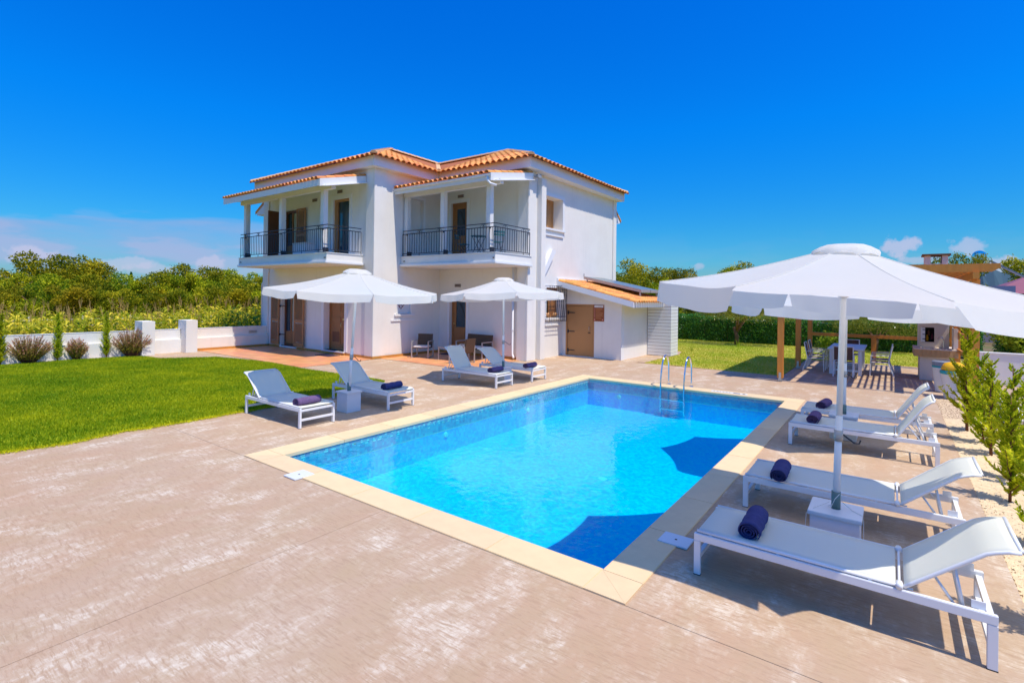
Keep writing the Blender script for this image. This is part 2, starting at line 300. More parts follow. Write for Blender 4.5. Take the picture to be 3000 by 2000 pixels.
# ------------------------------------------------------------------ helpers
class MB:
    def __init__(s): s.v = []; s.f = []
    def add(s, vs, fs):
        o = len(s.v); s.v += [tuple(v) for v in vs]; s.f += [tuple(i+o for i in f) for f in fs]; return s
    def box(s, x0, y0, z0, x1, y1, z1):
        if x0 > x1: x0, x1 = x1, x0
        if y0 > y1: y0, y1 = y1, y0
        if z0 > z1: z0, z1 = z1, z0
        vs = [(x0, y0, z0), (x1, y0, z0), (x1, y1, z0), (x0, y1, z0), (x0, y0, z1), (x1, y0, z1), (x1, y1, z1), (x0, y1, z1)]
        return s.add(vs, [(0, 3, 2, 1), (4, 5, 6, 7), (0, 1, 5, 4), (1, 2, 6, 5), (2, 3, 7, 6), (3, 0, 4, 7)])
    def bar(s, a, b, w, h, up=(0, 0, 1)):
        a = Vector(a); b = Vector(b); d = (b-a).normalized(); up = Vector(up)
        if abs(d.dot(up)) > 0.98: up = Vector((1, 0, 0))
        x = d.cross(up).normalized()*w/2; z = x.cross(d).normalized()*h/2
        vs = [a-x-z, a+x-z, a+x+z, a-x+z, b-x-z, b+x-z, b+x+z, b-x+z]
        return s.add(vs, [(0, 1, 2, 3), (4, 7, 6, 5), (0, 4, 5, 1), (1, 5, 6, 2), (2, 6, 7, 3), (3, 7, 4, 0)])
    def tube(s, pts, r, n=8, cap=True):
        pts = [Vector(p) for p in pts]; k = len(pts); rs = r if hasattr(r, '__len__') else [r]*k
        rings = []; ref = None
        for i, p in enumerate(pts):
            d = (pts[min(i+1, k-1)]-pts[max(i-1, 0)]).normalized()
            if ref is None:
                ref = Vector((0, 0, 1)) if abs(d.z) < 0.9 else Vector((1, 0, 0))
            x = (ref - d*ref.dot(d)).normalized(); ref = x; y = d.cross(x)
            rings.append([p + (x*math.cos(2*math.pi*j/n)+y*math.sin(2*math.pi*j/n))*rs[i] for j in range(n)])
        vs = [v for rg in rings for v in rg]; fs = []
        for i in range(k-1):
            for j in range(n):
                a = i*n+j; b = i*n+(j+1) % n; fs.append((a, b, b+n, a+n))
        if cap: fs.append(tuple(range(n-1, -1, -1))); fs.append(tuple((k-1)*n+j for j in range(n)))
        return s.add(vs, fs)
    def lathe(s, prof, n=24, c=(0, 0)):
        vs = []; fs = []
        for r, z in prof: vs += [(c[0]+r*math.cos(2*math.pi*j/n), c[1]+r*math.sin(2*math.pi*j/n), z) for j in range(n)]
        for i in range(len(prof)-1):
            for j in range(n):
                a = i*n+j; b = i*n+(j+1) % n; fs.append((a, b, b+n, a+n))
        fs.append(tuple(range(n-1, -1, -1))); fs.append(tuple((len(prof)-1)*n+j for j in range(n)))
        return s.add(vs, fs)
    def poly(s, pts, z0, z1):
        n = len(pts); vs = [(x, y, z0) for x, y in pts]+[(x, y, z1) for x, y in pts]
        fs = [tuple(range(n-1, -1, -1)), tuple(range(n, 2*n))]+[(i, (i+1) % n, (i+1) % n+n, i+n) for i in range(n)]
        return s.add(vs, fs)
    def prism(s, pts3, off):
        n = len(pts3); off = Vector(off); a = [Vector(p) for p in pts3]
        return s.add(a+[p+off for p in a], [tuple(range(n-1, -1, -1)), tuple(range(n, 2*n))]+[(i, (i+1) % n, (i+1) % n+n, i+n) for i in range(n)])
    def build(s, name, m, parent=None, smooth=False, bevel=0.0, at=None):
        me = D.meshes.new(name)
        if at: vs = [(v[0]-at[0], v[1]-at[1], v[2]-at[2]) for v in s.v]
        else: vs = s.v
        me.from_pydata(vs, [], s.f)
        bm = bmesh.new(); bm.from_mesh(me); bmesh.ops.recalc_face_normals(bm, faces=bm.faces)
        if bevel:
            bmesh.ops.bevel(bm, geom=[e for e in bm.edges if len(e.link_faces) == 2 and e.calc_face_angle(0) > 0.6], offset=bevel, segments=2, affect='EDGES')
        bm.to_mesh(me); bm.free()
        if smooth:
            for p in me.polygons: p.use_smooth = True
        me.materials.append(M[m] if isinstance(m, str) else m)
        o = D.objects.new(name, me); C.objects.link(o)
        if at: o.location = at
        if parent: o.parent = parent
        return o
def tag(o, label=None, cat=None, group=None, kind=None):
    if label: o['label'] = label
    if cat: o['category'] = cat
    if group: o['group'] = group
    if kind: o['kind'] = kind
    return o
def empty(name, loc=(0, 0, 0), rz=0, label=None, cat=None, group=None):
    o = D.objects.new(name, None); C.objects.link(o); o.location = loc; o.rotation_euler = (0, 0, rz); o.empty_display_size = 0.2
    return tag(o, label, cat, group)
def kids(o): return [c for c in KID.get(o.name, [])]
def copy_tree(o, parent=None):
    c = o.copy(); C.objects.link(c); c.parent = parent
    for ch in list(o.children): copy_tree(ch, c)
    return c
def copy_mesh(src, name, parent, loc, rot=None, scale=None, label=None):
    o = D.objects.new(name, src.data if hasattr(src, 'data') else src); C.objects.link(o); o.parent = parent; o.location = loc
    if rot: o.rotation_euler = rot
    if scale: o.scale = scale
    return o
def npmesh(name, verts, faces, m, tone=None, smooth=False, parent=None, link=True):
    """verts (n,3), faces (m,3|4) numpy arrays"""
    me = D.meshes.new(name); verts = np.asarray(verts, np.float32); faces = np.asarray(faces, np.int32); k = faces.shape[1]
    me.vertices.add(len(verts)); me.vertices.foreach_set('co', verts.ravel())
    me.loops.add(faces.size); me.loops.foreach_set('vertex_index', faces.ravel())
    me.polygons.add(len(faces)); me.polygons.foreach_set('loop_start', np.arange(0, faces.size, k, dtype=np.int32))
    try: me.polygons.foreach_set('loop_total', np.full(len(faces), k, np.int32))
    except Exception: pass
    if smooth: me.polygons.foreach_set('use_smooth', np.ones(len(faces), bool))
    me.update(calc_edges=True)
    if tone is not None:
        a = me.attributes.new('leaf_tone', 'FLOAT', 'POINT'); a.data.foreach_set('value', np.asarray(tone, np.float32))
    me.materials.append(M[m] if isinstance(m, str) else m)
    if not link: return me
    o = D.objects.new(name, me); C.objects.link(o)
    if parent: o.parent = parent
    return o
def leaf_quads(P, size, aspect=0.5, flat=0.0, dirs=None, rg=rng):
    """a quad leaf at each point; returns verts, faces"""
    n = len(P)
    a = rg.normal(size=(n, 3)) if dirs is None else dirs + rg.normal(size=(n, 3))*0.35
    a /= np.linalg.norm(a, axis=1, keepdims=True)+1e-9
    b = rg.normal(size=(n, 3)); b[:, 2] *= (1-flat); b -= a*(a*b).sum(1, keepdims=True); b /= np.linalg.norm(b, axis=1, keepdims=True)+1e-9
    s = size*(0.7+0.6*rg.random((n, 1)))
    v = np.stack([P-b*s*aspect*0.5, P+a*s*0.5-b*s*aspect*0.1, P+b*s*aspect*0.5+a*s*0.15, P-a*s*0.5], 1)
    v = np.stack([P-a*s*0.5, P+b*s*aspect*0.5, P+a*s*0.5, P-b*s*aspect*0.5], 1).reshape(-1, 3)
    f = np.arange(4*n).reshape(-1, 4)
    return v, f
def tones(n, lo=-0.1, hi=0.9, rg=rng): return np.repeat(lo+(hi-lo)*rg.random(n), 4)

# ------------------------------------------------------------------ ground and setting
def struct(o): o['kind'] = 'structure'; return o
def sheet(name, rects, z, m, parent=None):
    b = MB()
    for x0, y0, x1, y1 in rects: b.add([(x0, y0, z), (x1, y0, z), (x1, y1, z), (x0, y1, z)], [(0, 1, 2, 3)])
    return b.build(name, m, parent)
PX0, PX1, PY0, PY1 = 3.97, 13.12, 1.925, 6.945       # pool inner edge
OX0, OX1, OY0, OY1 = 3.63, 13.56, 1.59, 7.35         # coping outer edge
struct(sheet('ground', [(-6000, -6000, OX0+.05, 6000), (OX1-.05, -6000, 6000, 6000), (OX0+.05, -6000, OX1-.05, OY0+.05), (OX0+.05, OY1-.05, OX1-.05, 6000)], -0.10, 'soil'))
M['joint'] = mat('brown_joint', (0.30, 0.19, 0.12), 0.95)
deck = struct(empty('pool_deck'))
g = 0.003
sheet('joint_filler', [(-7, -0.83, OX0+.1, 22.2), (OX1-.1, -2.2, 22.9, 15.1), (OX0+.05, -0.83, OX1-.05, OY0+.05), (OX0+.05, OY1-.05, OX1-.05, 15.2)], -0.012, 'joint', deck)
slabs = [(-7, -0.83, 3.63-g, 4.35-g), (-7, 4.35+g, 3.63-g, 10.6), (3.63+g, -0.83, 9.6-g, OY0), (9.6+g, -0.83, 16.0-g, OY0),
         (3.63+g, OY1, 9.1-g, 15.2), (9.1+g, OY1, 17.63, 15.2), (OX1, OY0, 17.42, OY1), (16.0+g, -2.3, 22.95, OY0), (17.42+g, OY0, 22.95, 2.66),
         (-7, 10.6+g*2, 3.63-g, 22.3), (3.63+g, 15.2+g*2, 12, 22.3), (17.63+g, 7.05, 22.4, 8.02)]
for x0, y0, x1, y1 in slabs:
    MB().box(x0, y0, -0.08, x1, y1, 0.0).build('concrete_slab', 'deck', deck)
# lawn left
LL = [(-8, 10.25), (0.2, 10.12), (1.58, 10.09), (1.97, 9.98), (2.5, 9.97), (2.96, 10.12), (3.7, 10.05), (4.86, 10.08), (6.9, 10.1), (8.3, 10.3), (9.02, 10.8),
      (9.08, 12.0), (8.96, 12.9), (8.86, 14.3), (8.95, 16.4), (8.83, 17.6), (8.5, 19.2), (7.6, 19.75), (7.05, 20.2), (6.95, 21.15), (6.3, 21.55), (5.2, 21.75), (3.9, 21.7), (1.5, 21.6), (-8, 21.6)]
struct(MB().poly(LL, -0.02, 0.012).build('left_lawn', 'lawn'))
RL = [(17.44, 7.03), (17.56, 6.1), (17.44, 4.6), (17.44, 2.67), (22.96, 2.67), (22.96, -2.2), (29.3, -2.2), (29.3, 12), (22.45, 12), (22.3, 7.3), (20.9, 6.95), (19.6, 7.03)]
struct(MB().poly(RL, -0.02, 0.012).build('right_lawn', 'lawn_dry'))
def inside(poly, x, y):
    r = np.zeros(len(x), bool); n = len(poly)
    for i in range(n):
        x0, y0 = poly[i]; x1, y1 = poly[(i+1) % n]
        c = ((y0 > y) != (y1 > y)); xi = (x1-x0)*(y-y0)/((y1-y0) if y1 != y0 else 1e-9)+x0
        r ^= c & (x < xi)
    return r
def grass(name, poly, n, h, m, bbox, label_fn=None, keep=None):
    x = rng.uniform(bbox[0], bbox[2], n); y = rng.uniform(bbox[1], bbox[3], n)
    k = inside(poly, x, y)
    if keep is not None: k &= keep(x, y)
    x = x[k]; y = y[k]; n = len(x)
    P = np.stack([x, y, np.full(n, 0.008)], 1); ang = rng.uniform(0, 2*np.pi, n); w = 0.006+0.006*rng.random(n)
    hh = h*(0.5+0.8*rng.random(n)); ln = rng.normal(size=(n, 2))*0.35*hh[:, None]
    a = P+np.stack([np.cos(ang)*w, np.sin(ang)*w, 0*w], 1); b = P-np.stack([np.cos(ang)*w, np.sin(ang)*w, 0*w], 1)
    c = P+np.stack([ln[:, 0], ln[:, 1], hh], 1)
    v = np.stack([a, b, c], 1).reshape(-1, 3)
    o = npmesh(name, v, np.arange(3*n).reshape(-1, 3), m, np.repeat(rng.random(n)*0.5, 3))
    o['kind'] = 'stuff'; return o
visL = lambda x, y: (y < 24) & (x > y*0.13-0.3)
grass('grass', LL, 420000, 0.045, 'leaf_grass', (0.5, 9.9, 9.2, 21.8), keep=visL)
grass('grass', RL, 150000, 0.05, 'leaf_straw', (17.3, -2.2, 29.3, 12), keep=lambda x, y: rng.random(len(x)) < np.clip(1.25-(x-17)/16, .3, 1))
# fringe of longer grass along the lawn's near edge
fx = rng.uniform(0.3, 8.6, 9000); fy = np.interp(fx, [p[0] for p in LL[1:11]], [p[1] for p in LL[1:11]])+rng.normal(size=9000)*0.05-.02+.03*np.sin(fx*9)*np.sin(fx*2.3)
P = np.stack([fx, fy, np.zeros(9000)], 1); v, f = leaf_quads(P+np.array([0, 0, 0.02]), 0.055, 0.15)
o = npmesh('grass_fringe', v, f, 'leaf_grass', tones(9000, .3, 1.0)); o['kind'] = 'stuff'
# terraces with terracotta tiles
terr = struct(empty('terrace'))
sheet('tile_bed', [(9.02, 14.78, 11.83, 22.0), (12.12, 10.72, 15.15, 14.86), (11.83+.3, 14.60, 12.12, 14.86)], 0.004, 'soil', terr)
M['terra'] = rand_tint(mat('terracotta_floor_tile', (0.80, 0.36, 0.15), 0.4, var=0.12, vscale=2.0), 0.1, 0.01)
M['terra_mass'] = mat('terracotta_floor_tiles', (0.80, 0.36, 0.15), 0.4, var=0.14, vscale=2.0)
tm = MB().box(0.003, 0.003, 0, 0.327, 0.327, 0.009).build('floor_tile', 'terra'); tile_me = tm.data; D.objects.remove(tm)
cells = []
for (x0, y0, x1, y1) in ((9.02, 14.78, 11.83, 22.0), (12.12, 10.72, 15.15, 14.86)):
    nx = int(round((x1-x0)/0.33)); ny = int(round((y1-y0)/0.33))
    for i in range(nx):
        for j in range(ny): cells.append((x0+(x1-x0)*i/nx, y0+(y1-y0)*j/ny))
cells.sort(key=lambda c: c[0]**2+c[1]**2)
for x, y in cells[:300]: copy_mesh(tile_me, 'floor_tile', terr, (x, y, 0.005))
b = MB()
for x, y in cells[300:]: b.box(x+.003, y+.003, .005, x+.327, y+.327, .014)
o = b.build('floor_tiles', 'terra_mass', terr); o['kind'] = 'stuff'
# gravel bed
struct(sheet('gravel_bed', [(3.0, -1.74, 15.98, -0.835)], -0.03, 'pebble'))
n = 60000; px = 3.0+13*rng.random(n)**1.3; py = rng.uniform(-1.72, -0.84, n)
base = np.array([(1, 0, 0), (-.5, .87, 0), (-.5, -.87, 0), (0, 0, .9)]); sc = 0.007+0.010*rng.random(n)
ang = rng.uniform(0, 6.3, n); ca, sa = np.cos(ang), np.sin(ang)
vx = base[None, :, 0]*ca[:, None]-base[None, :, 1]*sa[:, None]; vy = base[None, :, 0]*sa[:, None]+base[None, :, 1]*ca[:, None]
v = np.stack([vx*sc[:, None]*1.4+px[:, None], vy*sc[:, None]+py[:, None], base[None, :, 2]*sc[:, None]-0.018], 2).reshape(-1, 3)
f = (np.array([(0, 1, 3), (1, 2, 3), (2, 0, 3)])[None]+4*np.arange(n)[:, None, None]).reshape(-1, 3)
o = npmesh('gravel', v, f, 'pebble'); o['kind'] = 'stuff'
struct(sheet('driveway', [(2, -12, 20.2, -1.95)], -0.05, 'road'))
struct(sheet('maize_field_soil', [(-25, 22.5, 45, 36)], -0.085, 'soil'))
# distant hills
b = MB(); pts = [(-900, 20), (-640, 95), (-540, 118), (-470, 152), (-430, 150), (-400, 168), (-360, 150), (-330, 120), (-250, 60), (100, 30)]
for k in range(len(pts)-1):
    (a, ha), (c, hc) = pts[k], pts[k+1]
    b.add([(3300, a, -1), (3300, c, -1), (3480, c, hc*1.02), (3480, a, ha*1.02), (4300, c, -1), (4300, a, -1)], [(0, 1, 2, 3), (3, 2, 4, 5)])
struct(b.build('distant_hills', 'hill'))

# ------------------------------------------------------------------ swimming pool
pool = empty('swimming_pool', (0, 0, 0), 0, 'rectangular pool of turquoise mosaic with beige stone edge', 'pool')
ZB = -0.74
def quad(b, a, c, d, e): b.add([a, c, d, e], [(0, 1, 2, 3)]); return b
MB().box(PX0-.1, PY0-.1, ZB-.05, PX1+.1, PY1+.1, ZB).build('pool_floor', 'pool_tile', pool)
for (x0, y0, x1, y1) in ((PX0-.06, PY0-.06, PX0, PY1+.06), (PX1, PY0-.06, PX1+.06, PY1+.06), (PX0, PY0-.06, PX1, PY0), (PX0, PY1, PX1, PY1+.06)):
    MB().box(x0, y0, ZB, x1, y1, -0.30).build('pool_wall', 'pool_tile', pool)
    MB().box(x0, y0, -0.30, x1, y1, -0.035).build('waterline_tiles', 'pool_band', pool)
# pale marker line under the waterline
bl = MB(); e = .004
bl.box(PX0, PY1-e, -.315, PX1, PY1, -.30); bl.box(PX1-e, PY0, -.315, PX1, PY1-e, -.30); bl.box(PX0, PY0+e, -.315, PX0+e, PY1-e, -.30)
bl.build('pale_border_strip', 'marble', pool)
M['white_tile'] = mat('white_mosaic', (0.8, 0.86, 0.88), 0.3)
b = MB()
for k in range(70):
    x = PX0+0.15+k*0.128
    for j in range(random.choice((1, 2, 3))):
        zz = -.06-.036*j-random.choice((0, .03)); b.box(x+random.uniform(0, .05), PY1-.003, zz-.022, x+random.uniform(.06, .09), PY1-.0005, zz)
b.build('white_mosaic_pattern', 'white_tile', pool)['kind'] = 'stuff'
# coping stones
def coping(x0, y0, x1, y1, along):
    L = (x1-x0) if along == 'x' else (y1-y0); k = max(1, round(L/1.0))
    for i in range(k):
        a = i/k; c = (i+1)/k; gp = .0015
        if along == 'x': q = (x0+L*a+gp, y0, x0+L*c-gp, y1)
        else: q = (x0, y0+L*a+gp, x1, y0+L*c-gp)
        w, h = q[2]-q[0], q[3]-q[1]
        MB().box(0, 0, -.04, w, h, 0.012).build('coping_stone', 'coping', pool, bevel=.004).location = (q[0], q[1], 0)
coping(PX0+.0, OY0, PX1, PY0+.02, 'x'); coping(PX0, PY1-.02, PX1, OY1, 'x')
coping(OX0, PY0+.02, PX0+.02, PY1-.02, 'y'); coping(PX1-.02, PY0+.02, OX1, PY1-.02, 'y')
for (x0, y0, x1, y1, fl) in ((OX0, OY0, PX0, PY0+.02, 0), (PX1, OY0, OX1, PY0+.02, 1), (OX0, PY1-.02, PX0, OY1, 1), (PX1, PY1-.02, OX1, OY1, 0)):
    tri = [((x0, y0), (x1, y0), (x1, y1)), ((x0, y0), (x1, y1), (x0, y1))] if not fl else [((x0, y0), (x1, y0), (x0, y1)), ((x1, y0), (x1, y1), (x0, y1))]
    for t3 in tri:
        cx = sum(p[0] for p in t3)/3; cy = sum(p[1] for p in t3)/3
        MB().poly([(cx+(p[0]-cx)*.993, cy+(p[1]-cy)*.993) for p in t3], -.04, .012).build('coping_stone', 'coping', pool)
# fittings
for (x, y, z, ax) in ((7.3, PY1, -.40, 'y'), (10.1, PY1, -.40, 'y'), (PX1, 6.0, -.42, 'x')):
    b = MB()
    if ax == 'y': b.lathe([(.0, 0), (.06, 0), (.05, .02), (.03, .03)], 20)
    else: b.lathe([(.0, 0), (.06, 0), (.05, .02), (.03, .025)], 20)
    o = b.build('underwater_light', 'metal_w', pool, smooth=False); o.location = (x, y, z); o.rotation_euler = (R(90), 0, 0) if ax == 'y' else (0, R(-90), 0)
MB().lathe([(.0, 0), (.08, 0), (.07, .006), (.02, .01)], 20).build('floor_drain', 'metal_w', pool).location = (7.9, 3.9, ZB+.001)
wat = struct(sheet('water', [(PX0, PY0, PX1, PY1)], -0.045, 'water'))
for (x0, y0, x1, y1, lab) in ((4.76, 1.49, 4.99, 1.77, 'white square skimmer lid on the coping near the closest loungers'), (3.53, 5.88, 3.80, 6.14, 'white square skimmer lid at the left end of the pool edge')):
    t = empty('skimmer_lid', ((x0+x1)/2, (y0+y1)/2, 0), 0, lab, 'lid', 'skimmer lids set in the pool edge')
    w, h = (x1-x0)/2, (y1-y0)/2
    MB().box(-w, -h, .004, w, h, .020).build('lid_plate', 'bin_w', t, bevel=.003); MB().lathe([(.012, .0202), (.012, .022)], 12).build('finger_hole', 'recess_shade', t)
t = empty('depth_marker', (13.34, 3.2, 0.0125), 0, 'small white strip with dark lettering on the far pool edge', 'marker')
MB().box(-.07, -.42, 0, .07, .42, .003).build('plate', 'bin_w', t)
b = MB()
for i, w in enumerate((.05, .07, .04, .06, .07, .05)): b.box(-.025, .36-i*.07, .0031, .025, .36-i*.07-w*.7, .0045)
b.build('lettering', 'grey_lid', t)
MB().box(-.035, -.10, .0031, .035, -.25, .005).build('blue_mark', 'blue_tag', t); MB().lathe([(.035, .0031), (.035, .005)], 12, (0, -.34)).build('dark_dot', 'black', t)

# ladder
lad = empty('pool_ladder', (13.3, 4.5, 0), 0, 'stainless steel pool ladder with two curved handrails', 'ladder')
for dy in (0.30, -0.30):
    pts = [(0.32, dy, 0.0), (0.32, dy, .35), (.30, dy, .55), (.22, dy, .72), (.10, dy, .79), (-.03, dy, .77), (-.14, dy, .66), (-.22, dy, .45), (-.27, dy, .2), (-.28, dy, -.05), (-.28, dy, -.66)]
    # smooth the rail
    q = []
    for i in range(len(pts)-1):
        p0 = Vector(pts[max(i-1, 0)]); p1 = Vector(pts[i]); p2 = Vector(pts[i+1]); p3 = Vector(pts[min(i+2, len(pts)-1)])
        for k in range(5):
            u = k/5; q.append(0.5*((2*p1)+(p2-p0)*u+(2*p0-5*p1+4*p2-p3)*u*u+(3*p1-p0-3*p2+p3)*u**3))
    q.append(Vector(pts[-1]))
    MB().tube(q, .021, 10).build('handrail', 'chrome', lad, smooth=True)
    MB().lathe([(.055, .013), (.05, .022), (.023, .026)], 16, (.32, dy)).build('floor_flange', 'chrome', lad)
for z in (-.28, -.52): MB().box(-.33, -.30, z-.02, -.23, .30, z).build('ladder_step', 'chrome', lad)

# ------------------------------------------------------------------ sun loungers
def make_lounger(ang, label):
    t = empty('sun_lounger', (0, 0, 0), 0, label, 'sun lounger', 'white sun loungers around the pool')
    L = 1.87; w = .325
    for s in (-1, 1):
        MB().box(s*w-.018, 0.0, .285, s*w+.018, L, .345).build('side_rail', 'metal_w', t, bevel=.004)
        for y in (.0, L-.052):
            b = MB(); b.box(s*w-.0175, y, .004, s*w+.0175, y+.052, .284); o = b.build('leg', 'metal_w', t, bevel=.003)
            MB().box(s*w-.019, y-.001, 0, s*w+.019, y+.053, .006).build('foot_cap', 'black', o)
    for y, z in ((.006, .14), (L-.046, .14), (.006, .30), (L-.046, .30), (1.30, .30)):
        MB().box(-w+.019, y, z-.015, w-.019, y+.035, z+.02).build('crossbar', 'metal_w', t)
    # seat sling with sag
    def sling(name, prof, hw, parent=t):
        nx = 9; b = MB(); vs = []; th = .006
        for layer in (0, 1):
            for (y, z, sg) in prof:
                for i in range(nx):
                    u = -1+2*i/(nx-1); vs.append((u*hw, y, z-sg*(1-u*u)-(th if layer else 0)))
        m = len(prof)*nx; fs = []
        for j in range(len(prof)-1):
            for i in range(nx-1):
                a = j*nx+i; fs.append((a, a+1, a+1+nx, a+nx)); fs.append((a+m, a+nx+m, a+1+nx+m, a+1+m))
        for j in range(len(prof)-1):
            for i in (0, nx-1):
                a = j*nx+i; fs.append((a, a+nx, a+nx+m, a+m))
        for i in range(nx-1):
            for j in (0, len(prof)-1):
                a = j*nx+i; fs.append((a, a+m, a+1+m, a+1))
        b.add(vs, fs); return b.build(name, 'sling', parent, smooth=True)
    seat = [(.015, .350, .0), (.03, .366, .006), (.2, .373, .022), (.7, .373, .026), (1.2, .373, .02), (1.345, .371, .008), (1.355, .362, .006)]
    s1 = sling('seat_sling', seat, .318)
    for s in (-1, 1):
        MB().tube([(s*.318, .02, .362), (s*.318, 1.355, .362)], .013, 8).build('sling_tube', 'metal_w', s1, smooth=True)
        for y in (.12, .62, 1.2): MB().box(s*.318-.008, y, .345, s*.318+.008, y+.02, .356).build('spacer', 'metal_w', s1)
        MB().tube([(s*.28, 1.375, .365), (s*.345, 1.375, .365)], .022, 10).build('hinge_cap', 'metal_w', t, smooth=True)
    MB().tube([(-.28, 1.375, .362), (.28, 1.375, .362)], .008, 6).build('hinge_rod', 'metal_w', t)
    # backrest: rises then curls back at the head
    ca, sa = math.cos(ang), math.sin(ang); prof = []; rail = []; y0, z0 = 1.40, .375
    for k in range(13):
        d = .60*k/10 if k <= 10 else .60+.075*(k-10)
        cur = 0 if k <= 9 else -(k-9)*.011*(1+.5*(k-9))
        y = y0+d*ca-cur*0*sa; z = z0+d*sa+cur
        prof.append((y, z, 0.022*math.sin(math.pi*min(1, k/12))+.004)); rail.append((y, z-.006))
    s2 = sling('backrest_sling', prof, .315)
    for s in (-1, 1): MB().tube([(s*.315, y, z-.008) for y, z in rail], .013, 8).build('backrest_tube', 'metal_w', s2, smooth=True)
    MB().tube([(-.31, rail[-1][0], rail[-1][1]), (.31, rail[-1][0], rail[-1][1])], .013, 8).build('head_tube', 'metal_w', s2, smooth=True)
    # prop struts and notched plate
    my, mz = y0+.34*ca, z0+.34*sa-.02
    for s in (-1, 1):
        MB().tube([(s*.27, my, mz), (s*.285, L-.16, .31)], .011, 8).build('prop_strut', 'metal_w', t, smooth=True)
        MB().tube([(s*.27, y0+.2*ca, z0+.2*sa-.02), (s*.285, L-.20, .315)], .009, 6).build('prop_strut', 'metal_w', t, smooth=True)
        MB().box(s*.30-.004, L-.125, .346, s*.30+.004, L-.055, .395).build('pivot_plate', 'metal_w', t)
        MB().box(s*.295-.006, L-.70, .346, s*.295+.006, L-.42, .356).build('notched_bracket', 'metal_w', t)
    MB().tube([(-.285, L-.17, .315), (.285, L-.17, .315)], .010, 8).build('prop_bar', 'metal_w', t)
    return t
protos = {40: make_lounger(R(40), 'x'), 57: make_lounger(R(57), 'x')}
used = set()
LG = [ # x, y(foot), heading(0: head to +y, 1: head to -y), angle, label
 (4.74, 1.32, 1, 40, 'closest white lounger at lower right corner with indigo towel on it'),
 (6.50, 1.32, 1, 40, 'second white lounger from the camera behind the near umbrella block'),
 (9.62, 1.32, 1, 57, 'white lounger with upright back on right poolside, nearer of the far pair'),
 (10.98, 1.32, 1, 57, 'farthest white lounger on the right poolside beside the dining pergola'),
 (5.26, 8.07, 0, 40, 'white lounger at the edge of the left lawn with towel half in sun'),
 (7.13, 8.02, 0, 40, 'shaded white lounger just right of the left umbrella block'),
 (10.42, 7.88, 0, 57, 'white lounger left of the middle umbrella in front of the house'),
 (11.84, 7.77, 0, 44, 'white lounger right of the middle umbrella block nearest the house wall')]
protos[44] = protos[40]
for (x, y, hd, an, lab) in LG:
    key = 57 if an == 57 else 40
    if key not in used: t = protos[key]; used.add(key)
    else: t = copy_tree(protos[key])
    t.location = (x, y, 0); t.rotation_euler = (0, 0, math.pi if hd else 0); t['label'] = lab

# ------------------------------------------------------------------ towels (rolled)
def make_towel(m, L=.45, turns=3.6, r0=.012, r1=.082, seed=0):
    rg = random.Random(seed); b = MB(); npt = 64; th = .0075; nl = 10; vs = []
    for side in (0, 1):
        for k in range(nl+1):
            y = -L/2+L*k/nl; wob = .004*math.sin(k*1.7+seed)
            for i in range(npt+1):
                u = i/npt; a = u*turns*2*math.pi; r = r0+(r1-r0)*u + (th*.5 if side else -th*.5)+wob*u
                end = (rg.uniform(-.004, .004)) if k in (0, nl) else 0
                x = r*math.cos(a); z = r*math.sin(a)
                z = z*0.92 if z > 0 else z*.82
                vs.append((y+end+(.008*u if k == nl else -.008*u if k == 0 else 0), x*1.06, z+r1*.82))
    m2 = (nl+1)*(npt+1); fs = []
    for k in range(nl):
        for i in range(npt):
            a = k*(npt+1)+i; fs.append((a, a+1, a+npt+2, a+npt+1)); fs.append((a+m2, a+npt+1+m2, a+npt+2+m2, a+1+m2))
    for k in (0, nl):
        for i in range(npt):
            a = k*(npt+1)+i; fs.append((a, a+1, a+1+m2, a+m2))
    for k in range(nl):
        a = k*(npt+1)+npt; fs.append((a, a+npt+1, a+npt+1+m2, a+m2))
    b.add(vs, fs); return b.build('rolled_towel', m, None, smooth=True)
TW = [(4.74, .93, 'towel_b', 'rolled indigo towel on the closest lounger'), (6.36, .97, 'towel_b', 'rolled indigo towel on the second lounger behind the near pole'),
      (9.58, 1.0, 'towel_p', 'rolled purple towel on the nearer upright lounger of the far right pair'), (10.94, .98, 'towel_p', 'rolled purple towel on the farthest right lounger'),
      (5.18, 8.28, 'towel_p', 'rolled mauve towel on the lounger by the left lawn'), (7.14, 8.33, 'towel_b', 'rolled navy towel on the shaded lounger of the left pair'),
      (10.40, 8.17, 'towel_p', 'rolled purple towel on the lounger left of the middle umbrella'), (11.70, 7.98, 'towel_p', 'rolled purple towel on the lounger nearest the house')]
tp = {}
for i, (x, y, m, lab) in enumerate(TW):
    if m not in tp: o = tp[m] = make_towel(m, seed=i)
    else: o = tp[m].copy(); C.objects.link(o)
    o.location = (x, y, .350); o.rotation_euler = (0, 0, R(random.uniform(-7, 7))+(math.pi if i % 2 else 0)); tag(o, lab, 'towel', 'rolled towels on the loungers')

